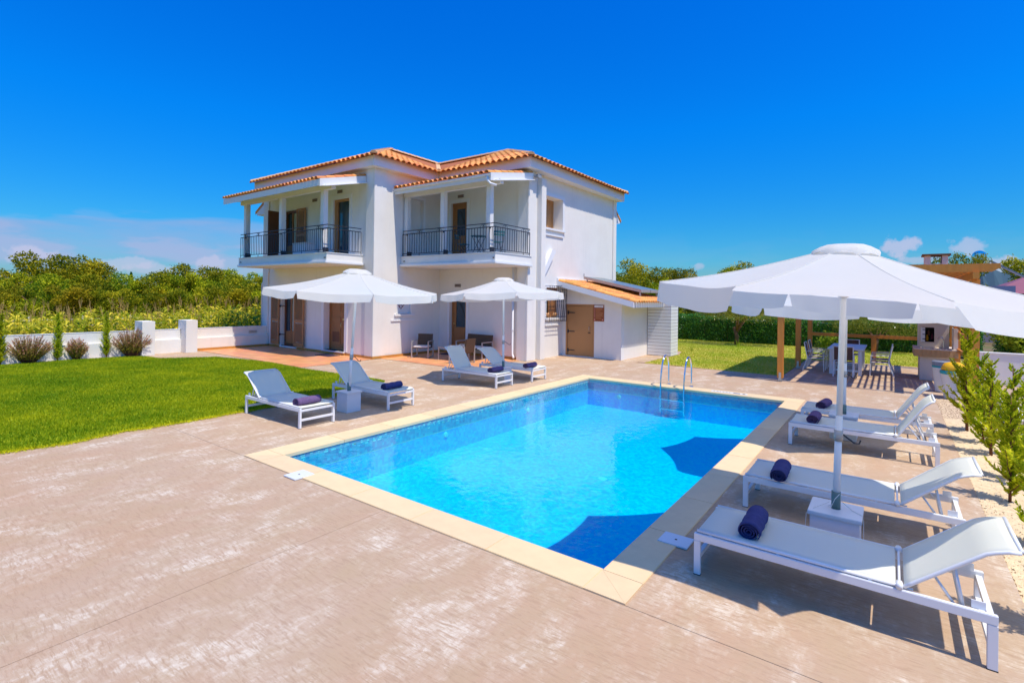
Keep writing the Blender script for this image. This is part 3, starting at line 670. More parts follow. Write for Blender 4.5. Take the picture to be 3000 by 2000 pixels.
# ------------------------------------------------------------------ parasols
def make_parasol(cx, cy, zb, Rr, ph, lean_y, label, rim=2.36, top=2.74, lift=(), tilt=0.0, val=.17, flare=()):
    t = empty('parasol', (cx, cy, zb), 0, label, 'parasol', 'white octagonal parasols by the pool')
    t.rotation_euler = (lean_y, 0, 0)
    z = lambda h: h-zb
    MB().tube([(0, 0, z(zb+.02)), (0, 0, z(1.25))], .029, 16).build('pole', 'metal_w', t, smooth=True)
    MB().tube([(0, 0, z(1.2)), (0, 0, z(top-.04))], .025, 16).build('upper_pole', 'metal_w', t, smooth=True)
    MB().tube([(0, 0, z(1.02)), (0, 0, z(1.12))], .036, 16).build('crank_collar', 'alu', t, smooth=True)
    MB().tube([(0.02, .0, z(1.07)), (.06, -.03, z(1.07)), (.09, -.12, z(1.0)), (.10, -.155, z(1.0)), (.10, -.165, z(1.035))], .007, 6).build('crank_handle', 'iron', t)
    MB().lathe([(.045, z(top-.12)), (.06, z(top-.10)), (.06, z(top-.05)), (.03, z(top-.03))], 16).build('hub', 'metal_w', t)
    n = 8; P = [(Rr*math.cos(ph+i*math.pi/4), Rr*math.sin(ph+i*math.pi/4)) for i in range(n)]
    r_in = .20; nu, nv = 10, 12; rg = random.Random(int(cx*10))
    for i in range(n):
        a = P[i]; c = P[(i+1) % n]; b = MB(); vs = []
        lf = lift.count(i)
        for u_ in range(nu+1):
            u = u_/nu
            for v_ in range(nv+1):
                v = v_/nv; ex = a[0]*(1-v)+c[0]*v; ey = a[1]*(1-v)+c[1]*v
                rr = (r_in/Rr)*(1-u)+u
                sag = .045*u*(4*v*(1-v))**.8*(1 if not lf else .4)
                inn = 1-.035*(4*v*(1-v))*u
                zz = top*(1-u)+rim*u - .035*math.sin(math.pi*u)- sag*.6
                if lf and u > .7: zz += .02*((u-.7)/.3)**2*4*v*(1-v)
                vs.append((ex*rr*inn, ey*rr*inn, z(zz)+tilt*ey*rr+.004*math.sin(9*v+3*u+i)*u))
        fs = [(p*(nv+1)+q, p*(nv+1)+q+1, (p+1)*(nv+1)+q+1, (p+1)*(nv+1)+q) for p in range(nu) for q in range(nv)]
        b.add(vs, fs); can = b.build('canopy_panel', 'canvas', t, smooth=True)
        edge = vs[nu*(nv+1):]; CV = list(vs)
        b = MB(); vs = []; nr = 5
        for k in range(nr+1):
            w = k/nr
            for q, (ex, ey, ez) in enumerate(edge):
                v = q/nv; d = math.hypot(ex, ey); ux, uy = ex/d, ey/d
                taper = .5-v; wav = .012*math.sin(v*17+i*2.1)*w
                if lf: o_ = (.14*w, -.03*w-.012*math.sin(v*8)*w)
                elif i in flare: o_ = (.13*w+wav, -val*.85*w)
                else: o_ = (.035*w+wav, -val*w-.012*math.sin(v*math.pi)*w)
                tx, ty = (c[0]-a[0]), (c[1]-a[1]); l = math.hypot(tx, ty); tx /= l; ty /= l
                sh = .055*w*taper*abs(taper)*4
                vs.append((ex+ux*o_[0]+tx*sh, ey+uy*o_[0]+ty*sh, ez+o_[1]))
        fs = [(p*(nv+1)+q, p*(nv+1)+q+1, (p+1)*(nv+1)+q+1, (p+1)*(nv+1)+q) for p in range(nr) for q in range(nv)]
        b.add(vs, fs); b.build('valance', 'canvas', can, smooth=True)
        MB().tube([(vs0[0], vs0[1], vs0[2]+.003) for vs0 in CV[::nv+1]], .0045, 5, cap=False).build('seam', 'canvas', can)
        # rib and strut
        MB().tube([(0, 0, z(top-.09)), (a[0]*.985, a[1]*.985, z(rim-.012)+tilt*a[1])], .006, 6).build('rib', 'metal_w', t)
        MB().tube([(.03*math.cos(ph+i*math.pi/4), .03*math.sin(ph+i*math.pi/4), z(rim+.02)), (a[0]*.42, a[1]*.42, z(top*.6+rim*.4-.05)+tilt*a[1]*.42)], .006, 6).build('strut', 'metal_w', t)
    MB().lathe([(.04, z(rim-.02)), (.05, z(rim-.0)), (.05, z(rim+.05)), (.03, z(rim+.06))], 16).build('runner', 'metal_w', t)
    # vent cap
    vs = []; fs = []; k = 16; rc = .27
    prof = [(0.02, top+.085), (.15, top+.078), (.21, top+.055), (rc, top+.02), (rc+.01, top-.012)]
    for r, h in prof:
        for j in range(k*2):
            a_ = ph+j*math.pi/k; sc = 1 if j % 4 == 0 else (.97 if j % 2 else .93)
            dz = 0 if r < .28 else (-.03 if j % 4 == 0 else .018*(1 if j % 4 == 2 else .6))
            vs.append((r*sc*math.cos(a_), r*sc*math.sin(a_), z(h+dz)))
    for p in range(len(prof)-1):
        for j in range(k*2): fs.append((p*2*k+j, p*2*k+(j+1) % (2*k), (p+1)*2*k+(j+1) % (2*k), (p+1)*2*k+j))
    fs.append(tuple(range(2*k)))
    MB().add(vs, fs).build('vent_cap', 'canvas', t, smooth=True)
    return t
def make_stand(cx, cy, label, h=.40, s=.20):
    t = empty('parasol_stand', (cx, cy, 0), 0, label, 'parasol stand', 'white block stands of the parasols')
    MB().box(-s+.012, -s+.012, 0, s-.012, s-.012, h-.035).build('block', 'box', t, bevel=.006)
    MB().box(-s-.006, -s-.006, h-.035, s+.006, s+.006, h).build('top_slab', 'marble', t, bevel=.005)
    MB().tube([(0, 0, h), (0, 0, h+.155)], .037, 18).build('sleeve', 'sleeve', t, smooth=True)
    return t
make_parasol(5.58, .40, .40, 1.62, R(24), R(1.2), 'large white parasol at right, closest to the camera', rim=2.35, top=2.73, lift=(3,), tilt=.055, val=.19, flare=(4,))
make_parasol(6.30, 8.62, .40, 1.64, R(18), R(5.3), 'white parasol over the left pair of loungers by the lawn', rim=2.375, top=2.72, tilt=-.045, val=.125)
make_parasol(11.05, 8.42, .40, 1.68, R(3), R(-.5), 'white parasol in the middle in front of the house door', rim=2.36, top=2.72, tilt=-.03, val=.15)
make_parasol(10.30, .64, .40, 1.76, R(10), R(0.5), 'white parasol mostly hidden behind the closest one', rim=2.22, top=2.62)
st = make_stand(5.58, .40, 'white block stand with cord under the closest parasol')
MB().tube([(-.05, -.03, .55), (-.12, .0, .52), (-.13, .03, .44), (-.04, .06, .42), (.03, -.05, .47), (.06, -.02, .54)], .0025, 5).build('cord', 'rope', st)
MB().tube([(.03, -.045, .46), (.02, -.12, .405), (-.06, -.2, .405), (-.07, -.213, .36), (-.07, -.215, .2), (-.06, -.22, .01)], .0028, 5).build('cord', 'rope', st)
MB().tube([(-.03, .045, .46), (-.12, .16, .405), (-.2, .213, .37), (-.21, .22, .25), (-.2, .25, .01)], .0028, 5).build('cord', 'rope', st)
make_stand(6.30, 8.62, 'white block stand between the two left loungers', .40, .175)
make_stand(11.05, 8.42, 'white block stand hidden behind the middle lounger', .40, .175)
make_stand(10.30, .64, 'white block stand between the two far right loungers', .40, .2)

# ------------------------------------------------------------------ the villa
villa = empty('villa', (0, 0, 0), 0, 'two storey white villa with orange tiled roof and two covered balconies', 'house')
def P3(ax, c, a, d, z):     # point on a facade: along a, depth d behind the face
    return (c+d, a, z) if ax == 'x' else (a, c+d, z)
def wall(ax, c, a0, a1, z0, z1, holes, name='wall', parent=None, m='plaster', depth=.28):
    b = MB(); xs = sorted({a0, a1, *[h[0] for h in holes], *[h[1] for h in holes]}); zs = sorted({z0, z1, *[h[2] for h in holes], *[h[3] for h in holes]})
    for i in range(len(xs)-1):
        for j in range(len(zs)-1):
            cx = (xs[i]+xs[i+1])/2; cz = (zs[j]+zs[j+1])/2
            if any(h[0] < cx < h[1] and h[2] < cz < h[3] for h in holes): continue
            b.add([P3(ax, c, xs[i], 0, zs[j]), P3(ax, c, xs[i+1], 0, zs[j]), P3(ax, c, xs[i+1], 0, zs[j+1]), P3(ax, c, xs[i], 0, zs[j+1])], [(0, 1, 2, 3)])
    for h in holes:
        dp = h[4] if len(h) > 4 else depth
        for (p, q) in (((h[0], h[2]), (h[1], h[2])), ((h[1], h[2]), (h[1], h[3])), ((h[1], h[3]), (h[0], h[3])), ((h[0], h[3]), (h[0], h[2]))):
            b.add([P3(ax, c, p[0], 0, p[1]), P3(ax, c, q[0], 0, q[1]), P3(ax, c, q[0], dp, q[1]), P3(ax, c, p[0], dp, p[1])], [(0, 1, 2, 3)])
    me = D.meshes.new(name); me.from_pydata(b.v, [], b.f); me.materials.append(M[m]); o = D.objects.new(name, me); C.objects.link(o); o.parent = parent or villa
    return o
def fbox(b, ax, c, a0, a1, d0, d1, z0, z1):
    if ax == 'x': return b.box(c+d0, a0, z0, c+d1, a1, z1)
    return b.box(a0, c+d0, z0, a1, c+d1, z1)
XA, YT, XB, YR = 11.83, 14.86, 15.15, 10.50
XE, YE = 22.35, 22.40
# openings
oA1 = (19.78, 20.93, .10, 2.45, .22); oA2 = (16.50, 17.82, .14, 2.55, .34)
oA3 = (19.75, 20.90, 3.72, 5.78, .22); oA4 = (16.30, 17.30, 3.72, 5.90, .12)
wall('x', XA, YT, YE, 0, 6.8, [oA1, oA2, oA3, oA4])
oT1 = (12.88, 13.62, 1.58, 2.35, .16); oT2 = (13.35, 14.2, 4.75, 6.0, .2)
wall('y', YT, XA, XB, 0, 6.8, [oT1, oT2])
oB1 = (13.40, 14.28, .10, 2.35, .20); oB2 = (13.42, 14.26, 3.72, 5.98, .16)
wall('x', XB, YR, YT, 0, 6.8, [oB1, oB2])
oR1 = (16.28, 17.50, 4.90, 6.10, .52); oR2 = (16.38, 17.35, 1.50, 2.65, .22)
wall('y', YR, XB, XE, 0, 6.8, [oR1, oR2])
MB().add([(XE, YR, 0), (XE, YE, 0), (XE, YE, 6.8), (XE, YR, 6.8)], [(0, 1, 2, 3)]).build('wall', 'plaster', villa)
MB().add([(XA, YE, 0), (XE, YE, 0), (XE, YE, 6.8), (XA, YE, 6.8)], [(0, 1, 2, 3)]).build('wall', 'plaster', villa)
# pilasters and corner strips, kept a little proud of the walls
for (x0, y0, x1, y1, z1) in ((XA-.05, YT-.05, XA+.5, YT-.001, 6.8), (XA-.05, YT, XA-.001, YT+.42, 6.8), (XA-.05, YE-.45, XA-.001, YE, 6.8),
                             (15.03, YR-.09, 15.5, YR-.001, 6.8), (15.03, YR, XB-.001, YR+.38, 6.8), (15.72, YR-.20, 16.02, YR-.001, 6.62), (XE-.32, YR-.05, XE, YR-.001, 6.8)):
    MB().box(x0, y0, 0.0, x1, y1, z1).build('pilaster', 'plaster', villa, bevel=.01)
# skirting tiles
for (x0, y0, x1, y1) in ((XA-.075, YT-.07, XA-.051, YT+.42), (XA-.02, YT+.42, XA-.001, 16.45), (XA-.02, 17.86, XA-.001, 19.7), (XA-.02, 21.0, XA-.001, YE-.45),
                         (XA-.051, YT-.075, XB-.02, YT-.051), (XB-.02, 10.9, XB-.001, 13.38), (XB-.02, 14.3, XB-.001, YT-.075)):
    MB().box(x0, y0, .014, x1, y1, .10).build('skirting', 'ochre', villa)

# --- doors and windows
def frame(name, ax, c, o, d, fw, m, parent, th=.07, sill=True):
    b = MB(); a0, a1, z0, z1 = o[:4]
    fbox(b, ax, c, a0, a0+fw, d-th, d, z0, z1); fbox(b, ax, c, a1-fw, a1, d-th, d, z0, z1); fbox(b, ax, c, a0+fw, a1-fw, d-th, d, z1-fw, z1)
    if sill: fbox(b, ax, c, a0+fw, a1-fw, d-th, d, z0, z0+fw)
    return b.build(name, m, parent)
def surround(ax, c, o, w=.13, pr=.025, bottom=False):
    b = MB(); a0, a1, z0, z1 = o[:4]
    fbox(b, ax, c, a0-w, a0, -pr, -.001, z0, z1+w); fbox(b, ax, c, a1, a1+w, -pr, -.001, z0, z1+w); fbox(b, ax, c, a0, a1, -pr, -.001, z1, z1+w)
    if bottom: fbox(b, ax, c, a0-w-.03, a1+w+.03, -pr-.05, -.001, z0-.07, z0)
    return b.build('surround', 'trim', villa)
def shutter(ax, c, a0, a1, z0, z1, d=-.06, hinge_rot=0):
    t = MB(); fw = .07; th = .035
    for q in ((a0, a0+fw, z0, z1), (a1-fw, a1, z0, z1), (a0+fw, a1-fw, z0, z0+.16), (a0+fw, a1-fw, z1-.08, z1), (a0+fw, a1-fw, z0+(z1-z0)*.43, z0+(z1-z0)*.43+.09)):
        fbox(t, ax, c, q[0], q[1], d-th, d, q[2], q[3])
    s = t.build('shutter', 'shutter', villa); b = MB(); zz = z0+.20
    while zz < z1-.1:
        if not (z0+(z1-z0)*.43-.03 < zz < z0+(z1-z0)*.43+.10):
            if ax == 'x': b.add([(c+d-th, a0+fw, zz), (c+d-th, a1-fw, zz), (c+d, a1-fw, zz+.035), (c+d, a0+fw, zz+.035), (c+d-th, a0+fw, zz-.012), (c+d-th, a1-fw, zz-.012), (c+d, a1-fw, zz+.023), (c+d, a0+fw, zz+.023)], [(0, 1, 2, 3), (4, 7, 6, 5), (0, 4, 5, 1), (3, 2, 6, 7)])
        zz += .047
    b.build('louvres', 'shutter', s)['kind'] = 'stuff'
    return s
for (o, z0, z1) in ((oA1, .12, 2.42), (oA3, 3.74, 5.74)):
    w = frame('window', 'x', XA, o, o[4], .09, 'brown_d', villa)
    b = MB(); fbox(b, 'x', XA, o[0]+.62, o[0]+.70, o[4]-.06, o[4]-.005, o[2]+.09, o[3]-.09); fbox(b, 'x', XA, o[0]+.09, o[1]-.09, o[4]-.055, o[4]-.006, o[2]+.09, o[2]+.60); b.build('sash', 'brown', w)
    b = MB(); fbox(b, 'x', XA, o[0]+.09, o[1]-.09, o[4]-.02, o[4], o[2]+.6, o[3]-.09); b.build('pane', 'glass', w)
    b = MB()
    for k in range(9): fbox(b, 'x', XA, o[0]+.14+k*.05, o[0]+.175+k*.05, o[4]-.04-.012*(k % 2), o[4]-.021, o[2]+.62, o[3]-.12)
    b.build('curtain', 'curtain', w)
    b = MB(); fbox(b, 'x', XA, o[0]-.02, o[1]+.02, -.06, o[4]-.07, o[2]-.05, o[2]); b.build('threshold', 'marble', villa)
shutter('x', XA, 20.97, 21.60, .14, 2.42); shutter('x', XA, 19.06, 19.74, .14, 2.42, d=-.10)
shutter('x', XA, 19.08, 19.72, 3.78, 5.76)
# half open upper shutter standing out from the wall
b = MB(); b.box(XA-.62, 20.93, 3.78, XA-.02, 20.965, 5.74); b.build('shutter', 'brown_d', villa)
for z in (.55, 1.75, 5.35):
    b = MB(); b.box(XA-.015, 20.66, z, XA+.02, 20.98, z+.03); b.box(XA-.05, 20.94, z-.03, XA-.015, 21.0, z+.05); b.build('shutter_hinge', 'iron', villa)
# front door
dr = frame('front_door', 'x', XA, oA2, .33, .07, 'brown', villa, th=.10, sill=False)
for k, (a0, a1) in enumerate(((16.57, 17.005), (17.015, 17.75))):
    b = MB(); fbox(b, 'x', XA, a0, a1, .26, .31, .15, 2.48); lf = b.build('door_leaf', 'brown', dr)
    b = MB()
    for z0, z1 in ((.35, .95), (1.15, 1.42), (1.62, 2.3)): fbox(b, 'x', XA, a0+.09, a1-.09, .24, .259, z0, z1); 
    b.build('raised_panel', 'brown', lf, bevel=.006)
    b = MB(); fbox(b, 'x', XA, a0+.15, a1-.15, .232, .2395, .45, .85); b.build('raised_panel', 'brown_d', lf)
M['brass'] = mat('brass', (0.75, 0.60, 0.28), 0.3, 1.0)
MB().tube([(XA+.22, 17.0, 1.20), (XA+.19, 17.0, 1.16), (XA+.18, 17.0, 1.08), (XA+.21, 17.0, 1.02)], .014, 8).build('door_handle', 'brass', dr)
MB().box(XA+.19, 16.84, 1.30, XA+.235, 16.90, 1.36).build('door_knob', 'brass', dr)
b = MB(); b.box(XA-.10, 16.45, .10, XA+.24, 17.86, .14); b.build('threshold', 'marble', villa)
b = MB(); b.box(XA-.06, 16.45, .014, XA+.0, 17.86, .10); b.build('doorstep', 'ochre', villa)
surround('x', XA, oA2, .16, .03)
# upper balcony door of the tower
surround('x', XA, oA4, .14, .025)
w = frame('balcony_door', 'x', XA, oA4, .12, .10, 'window_wood', villa)
b = MB(); fbox(b, 'x', XA, oA4[0]+.10, oA4[1]-.24, .085, .10, oA4[2]+.1, oA4[3]-.1); b.build('pane', 'glass', w)
b = MB(); fbox(b, 'x', XA, oA4[1]-.24, oA4[1]-.10, .03, .10, oA4[2]+.1, oA4[3]-.1); b.build('sash', 'brown', w)
# tower side: panel with emblem in a recess, and upper niche window
b = MB(); fbox(b, 'y', YT, oT1[0]+.01, oT1[1]-.01, .10, .14, oT1[2]+.01, oT1[3]-.01); pn = b.build('recessed_panel', 'box', villa)
b = MB(); cx, cz = 13.19, 1.90; rr = .17
pts = [(-.95, .25), (-.75, .62), (-.3, .78), (.3, .78), (.75, .62), (.95, .25), (0, -.75)]
for i in range(len(pts)):
    p, q = pts[i], pts[(i+1) % len(pts)]; b.bar((cx+p[0]*rr, YT+.095, cz+p[1]*rr), (cx+q[0]*rr, YT+.095, cz+q[1]*rr), .010, .028, (0, 1, 0))
for p, q in (((-.4, -.35), (-.28, .15)), ((-.28, .15), (0, .48)), ((0, .48), (.28, .15)), ((.28, .15), (.4, -.35))): b.bar((cx+p[0]*rr, YT+.095, cz+p[1]*rr), (cx+q[0]*rr, YT+.095, cz+q[1]*rr), .010, .03, (0, 1, 0))
b.build('emblem', 'maroon', pn)
b = MB(); fbox(b, 'y', YT, oT1[0]-.1, oT1[1]+.14, -.06, -.001, oT1[2]-.07, oT1[2]-.01); b.build('sill', 'trim', villa)
b = MB(); fbox(b, 'y', YT, oT1[0]-.25, oT1[1]+.16, -.035, -.001, oT1[2]-.26, oT1[2]-.20); b.build('sill', 'trim', villa)
surround('y', YT, oT2, .10, .02, True); b = MB(); fbox(b, 'y', YT, oT2[0], oT2[1], .16, .2, oT2[2], oT2[3]); b.build('recessed_panel', 'plaster', villa)
# doors in the second block
for o, up in ((oB1, 0), (oB2, 1)):
    surround('x', XB, o, .12, .02)
    w = frame('door', 'x', XB, o, o[4], .08, 'brown', villa, sill=False)
    b = MB(); a0, a1 = o[0]+.08, o[1]-.08; fbox(b, 'x', XB, a0, a1, o[4]-.05, o[4]-.01, o[2], o[2]+.95); fbox(b, 'x', XB, a0, a0+.10, o[4]-.05, o[4]-.01, o[2]+.95, o[3]-.08)
    fbox(b, 'x', XB, a1-.14, a1, o[4]-.05, o[4]-.01, o[2]+.95, o[3]-.08); fbox(b, 'x', XB, a0+.10, a1-.14, o[4]-.05, o[4]-.01, o[3]-.24, o[3]-.08); lf = b.build('door_leaf', 'brown', w)
    b = MB(); fbox(b, 'x', XB, a0+.10, a1-.14, o[4]-.035, o[4]-.02, o[2]+.95, o[3]-.24); b.build('pane', 'glass', w)
    b = MB()
    for z0, z1 in ((.12, .45), (.52, .86)): fbox(b, 'x', XB, a0+.1, a1-.1, o[4]-.062, o[4]-.051, o[2]+z0, o[2]+z1)
    b.build('raised_panel', 'brown', lf)
    arc = [(XB+o[4]-.045, a0+.12+.36*k/10, o[3]-.32-.5*((k/10)-1)**2*1.2) for k in range(11)]
    MB().tube(arc, .008, 5).build('glazing_arc', 'iron', w)
    MB().tube([(XB+o[4]-.06, a1-.05, o[2]+1.12), (XB+o[4]-.10, a1-.05, o[2]+1.08), (XB+o[4]-.10, a1-.13, o[2]+1.07)], .012, 6).build('door_handle', 'brass', w)
    b = MB(); fbox(b, 'x', XB, o[0]-.02, o[1]+.02, -.04, o[4]-.05, o[2]-.04, o[2]); b.build('threshold', 'marble', villa)
# right wall windows
surround('y', YR, oR1, .13, .03, True)
b = MB(); fbox(b, 'y', YR, 16.22, 17.56, -.05, -.001, 4.62, 4.68); b.build('sill', 'trim', villa)
w = frame('window', 'y', YR, oR1, .50, .09, 'window_wood', villa, th=.09)
b = MB(); fbox(b, 'y', YR, 16.37, 16.50, .42, .49, 4.99, 6.01); fbox(b, 'y', YR, 16.50, 17.0, .42, .49, 5.88, 6.01); fbox(b, 'y', YR, 16.50, 17.0, .42, .49, 4.99, 5.1); fbox(b, 'y', YR, 17.0, 17.14, .40, .49, 4.99, 6.01); fbox(b, 'y', YR, 17.14, 17.41, .43, .49, 4.99, 6.01); b.build('sash', 'window_wood', w)
b = MB(); fbox(b, 'y', YR, 16.50, 17.0, .45, .47, 5.1, 5.88); b.build('pane', 'glass', w)
surround('y', YR, oR2, .10, .025, True)
b = MB(); fbox(b, 'y', YR, 16.30, 17.42, -.045, -.001, 1.20, 1.25); b.build('sill', 'trim', villa)
w = frame('window', 'y', YR, oR2, .20, .08, 'window_wood', villa)
b = MB(); fbox(b, 'y', YR, 16.46, 17.27, .17, .19, 1.58, 2.57); b.build('pane', 'glass', w)
b = MB(); fbox(b, 'y', YR, 16.75, 17.25, .12, .165, 1.58, 2.57); b.build('shutter_leaf', 'brown', w)
b = MB()
for x in (16.5, 16.66, 17.05, 17.2): b.tube([(x-.06, YR+.06, 1.60), (x, YR+.05, 1.66), (x+.06, YR+.06, 1.60)], .045, 8)
b.build('rolled_blind_cord', 'bread', w, smooth=True)
# iron window grille standing off the wall
gr = empty('window_grille', (0, 0, 0)); gr.parent = villa
gx0, gx1, gy, gz0, gz1 = 16.25, 17.48, YR-.26, 1.38, 2.72
b = MB()
for z in (gz0, gz0+.16, gz1-.14, gz1): b.tube([(gx0, YR, z), (gx0, gy, z), (gx1, gy, z), (gx1, YR, z)], .009, 6)
b.build('grille_hoop', 'iron', gr)
for k in range(9):
    x = gx0+(gx1-gx0)*k/8; b = MB(); b.tube([(x, gy, gz0), (x, gy, gz0+.16)], .007, 5)
    if k < 8:
        x2 = x+(gx1-gx0)/8; b.tube([(x, gy, gz0+.16), (x2, gy, gz1-.14)], .006, 5); b.tube([(x2, gy, gz0+.16), (x, gy, gz1-.14)], .006, 5)
    b.tube([(x, gy, gz1-.14), (x, gy, gz1)], .007, 5); b.build('grille_bar', 'iron', gr)
for y in (YR-.13,): MB().tube([(gx1, y, gz0), (gx1, y, gz1)], .007, 5).build('grille_bar', 'iron', gr)
for x in (gx0, gx1): MB().tube([(x, gy, gz0), (x, gy, gz1)], .010, 6).build('grille_bar', 'iron', gr)
# slanted ledge on the right wall
MB().prism([(15.86, YR-.001, 3.02), (15.86, YR-.001, 3.14), (16.55, YR-.001, 4.08), (16.78, YR-.001, 4.08), (16.78, YR-.001, 3.98), (16.0, YR-.001, 3.02)], (0, -.16, 0)).build('slanted_ledge', 'trim', villa)
# vents and lamp fittings
for (x, y, z, ax) in ((XA, 18.55, 6.02, 'x'), (XA, 16.9, 6.18, 'x'), (XB, 13.75, 6.22, 'x'), (XB, 13.85, 2.70, 'x')):
    b = MB(); b.box(x-.02, y-.16, z-.06, x-.001, y+.16, z+.06); o = b.build('wall_vent', 'alu', villa); b = MB()
    for k in range(4): b.box(x-.028, y-.14, z-.05+k*.028, x-.0201, y+.14, z-.035+k*.028)
    b.build('vent_slats', 'brown_d', o)['kind'] = 'stuff'
b = MB(); b.tube([(15.35, YR-.1, 6.62), (15.35, YR-.24, 6.60)], .02, 8); b.box(15.25, YR-.34, 6.54, 15.46, YR-.22, 6.66); b.build('flood_lamp', 'alu', villa)
# downpipes
M['pvc'] = mat('white_plastic_pipe', (0.74, 0.74, 0.75), 0.35)
MB().tube([(XB-.12, YR+.55, 3.4), (XB-.12, YR+.55, .22), (XB-.14, YR+.50, .14), (XB-.22, YR+.42, .10)], .04, 10).build('downpipe', 'pvc', villa, smooth=True)
MB().tube([(XA-.02, 21.95, 3.42), (XA-.02, 21.95, 3.20), (XA+.0, 22.30, 2.9), (XA-.03, 22.47, 2.7), (XA-.03, 22.47, .1)], .035, 8).build('downpipe', 'pvc', villa, smooth=True)
for z in (1.05, 2.4): MB().tube([(XB-.12, YR+.55, z), (XB-.12, YR+.55, z+.05)], .052, 10).build('pipe_clip', 'pvc', villa)

# --- main roof
EZ0, EZ1 = 6.80, 7.14
cor = MB(); cor.box(11.53, 14.56, EZ0, 22.5, 22.75, EZ1+.028); cor.box(14.72, 10.13, EZ0, 22.5, 14.559, EZ1+.028); cor.build('eaves_cornice', 'trim', villa, bevel=.012)
SL = .425; ZT = 7.17
XL, YF, YB_ = 11.50, 14.53, 22.78; XBL, YBF, XRR = 14.69, 10.10, 22.53
hA = (YB_-YF)/2; pA = (XL+hA, (YF+YB_)/2); hB = (XRR-XBL)/2; pB = (XBL+hB, YBF+hB)
Zp = ZT+hA*SL
roof = empty('roof'); roof.parent = villa
def roof_sheet(pts, zf, nm='roof_slope'):
    return MB().add([(x, y, zf(x, y)) for x, y in pts], [tuple(range(len(pts)))]).build(nm, 'clay_shade', roof)
zl = lambda x, y: ZT+(x-XL)*SL; zfA = lambda x, y: ZT+(y-YF)*SL; zBL = lambda x, y: ZT+(x-XBL)*SL; zBF = lambda x, y: ZT+(y-YBF)*SL
pv = (pB[0], YF+(pB[0]-XBL))
roof_sheet([(XL, YF), pA, (XL, YB_)], zl); roof_sheet([(XL, YF), (XBL, YF), (XBL+hA, pA[1]), pA], zfA)
roof_sheet([(XBL, YBF), pB, (pB[0], pA[1]-.2), (XBL, YF)], zBL); roof_sheet([(XBL, YBF), (XRR, YBF), pB], zBF)
roof_sheet([(XRR, YBF), (XRR, YB_), (pB[0], pA[1]), pB], lambda x, y: ZT+(XRR-x)*SL); roof_sheet([(XL, YB_), (XRR, YB_), (pB[0], pA[1]), pA], lambda x, y: ZT+(YB_-y)*SL if y > pA[1]+.01 else Zp)
EO = .15
for q, zf in ((((XL-EO, YF-EO), (XL, YF), (XL, YB_), (XL-EO, YB_+EO)), zl), (((XL-EO, YF-EO), (XBL-EO, YF-EO), (XBL, YF), (XL, YF)), zfA),
              (((XBL-EO, YBF-EO), (XBL, YBF), (XBL, YF), (XBL-EO, YF-EO)), zBL), (((XBL-EO, YBF-EO), (XRR+EO, YBF-EO), (XRR, YBF), (XBL, YBF)), zBF)):
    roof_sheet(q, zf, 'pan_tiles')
# barrel tiles
def tile_mesh(L=.42, w=.178, h=.085, seg=6):
    b = MB(); vs = []; 
    for (t, y) in ((0, 0), (1, L)):
        ww = w*(1-.12*t)/2; hh = h*(1-.1*t)
        for k in range(seg+1):
            a = math.pi*k/seg; vs.append((-ww*math.cos(a), y, hh*math.sin(a)+.012*(1-t)))
        for k in range(seg, -1, -1):
            a = math.pi*k/seg; vs.append((-(ww-.012)*math.cos(a), y, (hh-.012)*math.sin(a)+.012*(1-t)))
    n = 2*(seg+1); fs = [(i, (i+1) % n, (i+1) % n+n, i+n) for i in range(n)]
    fs += [(i, 2*seg+1-i, 2*seg-i, i+1) for i in range(seg)]
    return b.add(vs, fs)
TILE = tile_mesh()
tiles = []      # (loc, matrix)
def lay_tiles(edge0, edge1, up, z0, slope, poly, step=.35, pitch=.262, out=.17):
    """edge0->edge1 is the eave in plan, up the plan direction uphill; poly limits the plan area"""
    e = Vector(edge1)-Vector(edge0); L = e.length; e.normalize(); up = Vector(up); n = int(L/pitch); pw = L/n; cs = math.sqrt(1+slope*slope)
    deep = max(((Vector(p)-Vector(edge0)).dot(up)) for p in poly)
    X = Vector((e.x, e.y, 0)); Y = Vector((up.x, up.y, slope)).normalized(); Z = X.cross(Y)
    if Z.z < 0: X = -X; Z = X.cross(Y)
    res = []
    for i in range(n):
        r = 0
        while True:
            d = -out+r*step/cs
            if d > deep: break
            p = Vector(edge0)+e*(i+.5)*pw+up*d; q = p+up*.16
            if inside(poly, np.array([q.x]), np.array([q.y]))[0]:
                m = Matrix((X*(pw/.225), Y, Z)).transposed().to_4x4(); m.translation = (p.x, p.y, z0+d*slope+.004+random.uniform(-.003, .004)); res.append(m)
            r += 1
    return res
tiles += lay_tiles((XL, YF), (XL, YB_), (1, 0), ZT, SL, [(XL-.1, YF-.05), pA, (XL-.1, YB_+.05)])
tiles += lay_tiles((XL, YF), (XBL, YF), (0, 1), ZT, SL, [(XL-.05, YF-.1), (XBL+.02, YF-.1), (XBL+hA, pA[1]), pA])
tiles += lay_tiles((XBL, YBF), (XBL, YF), (1, 0), ZT, SL, [(XBL-.1, YBF-.05), pB, (pB[0], pv[1]), (XBL-.1, YF-.06)])
tiles += lay_tiles((XBL, YBF), (XRR, YBF), (0, 1), ZT, SL, [(XBL-.05, YBF-.1), (XRR+.05, YBF-.1), pB])
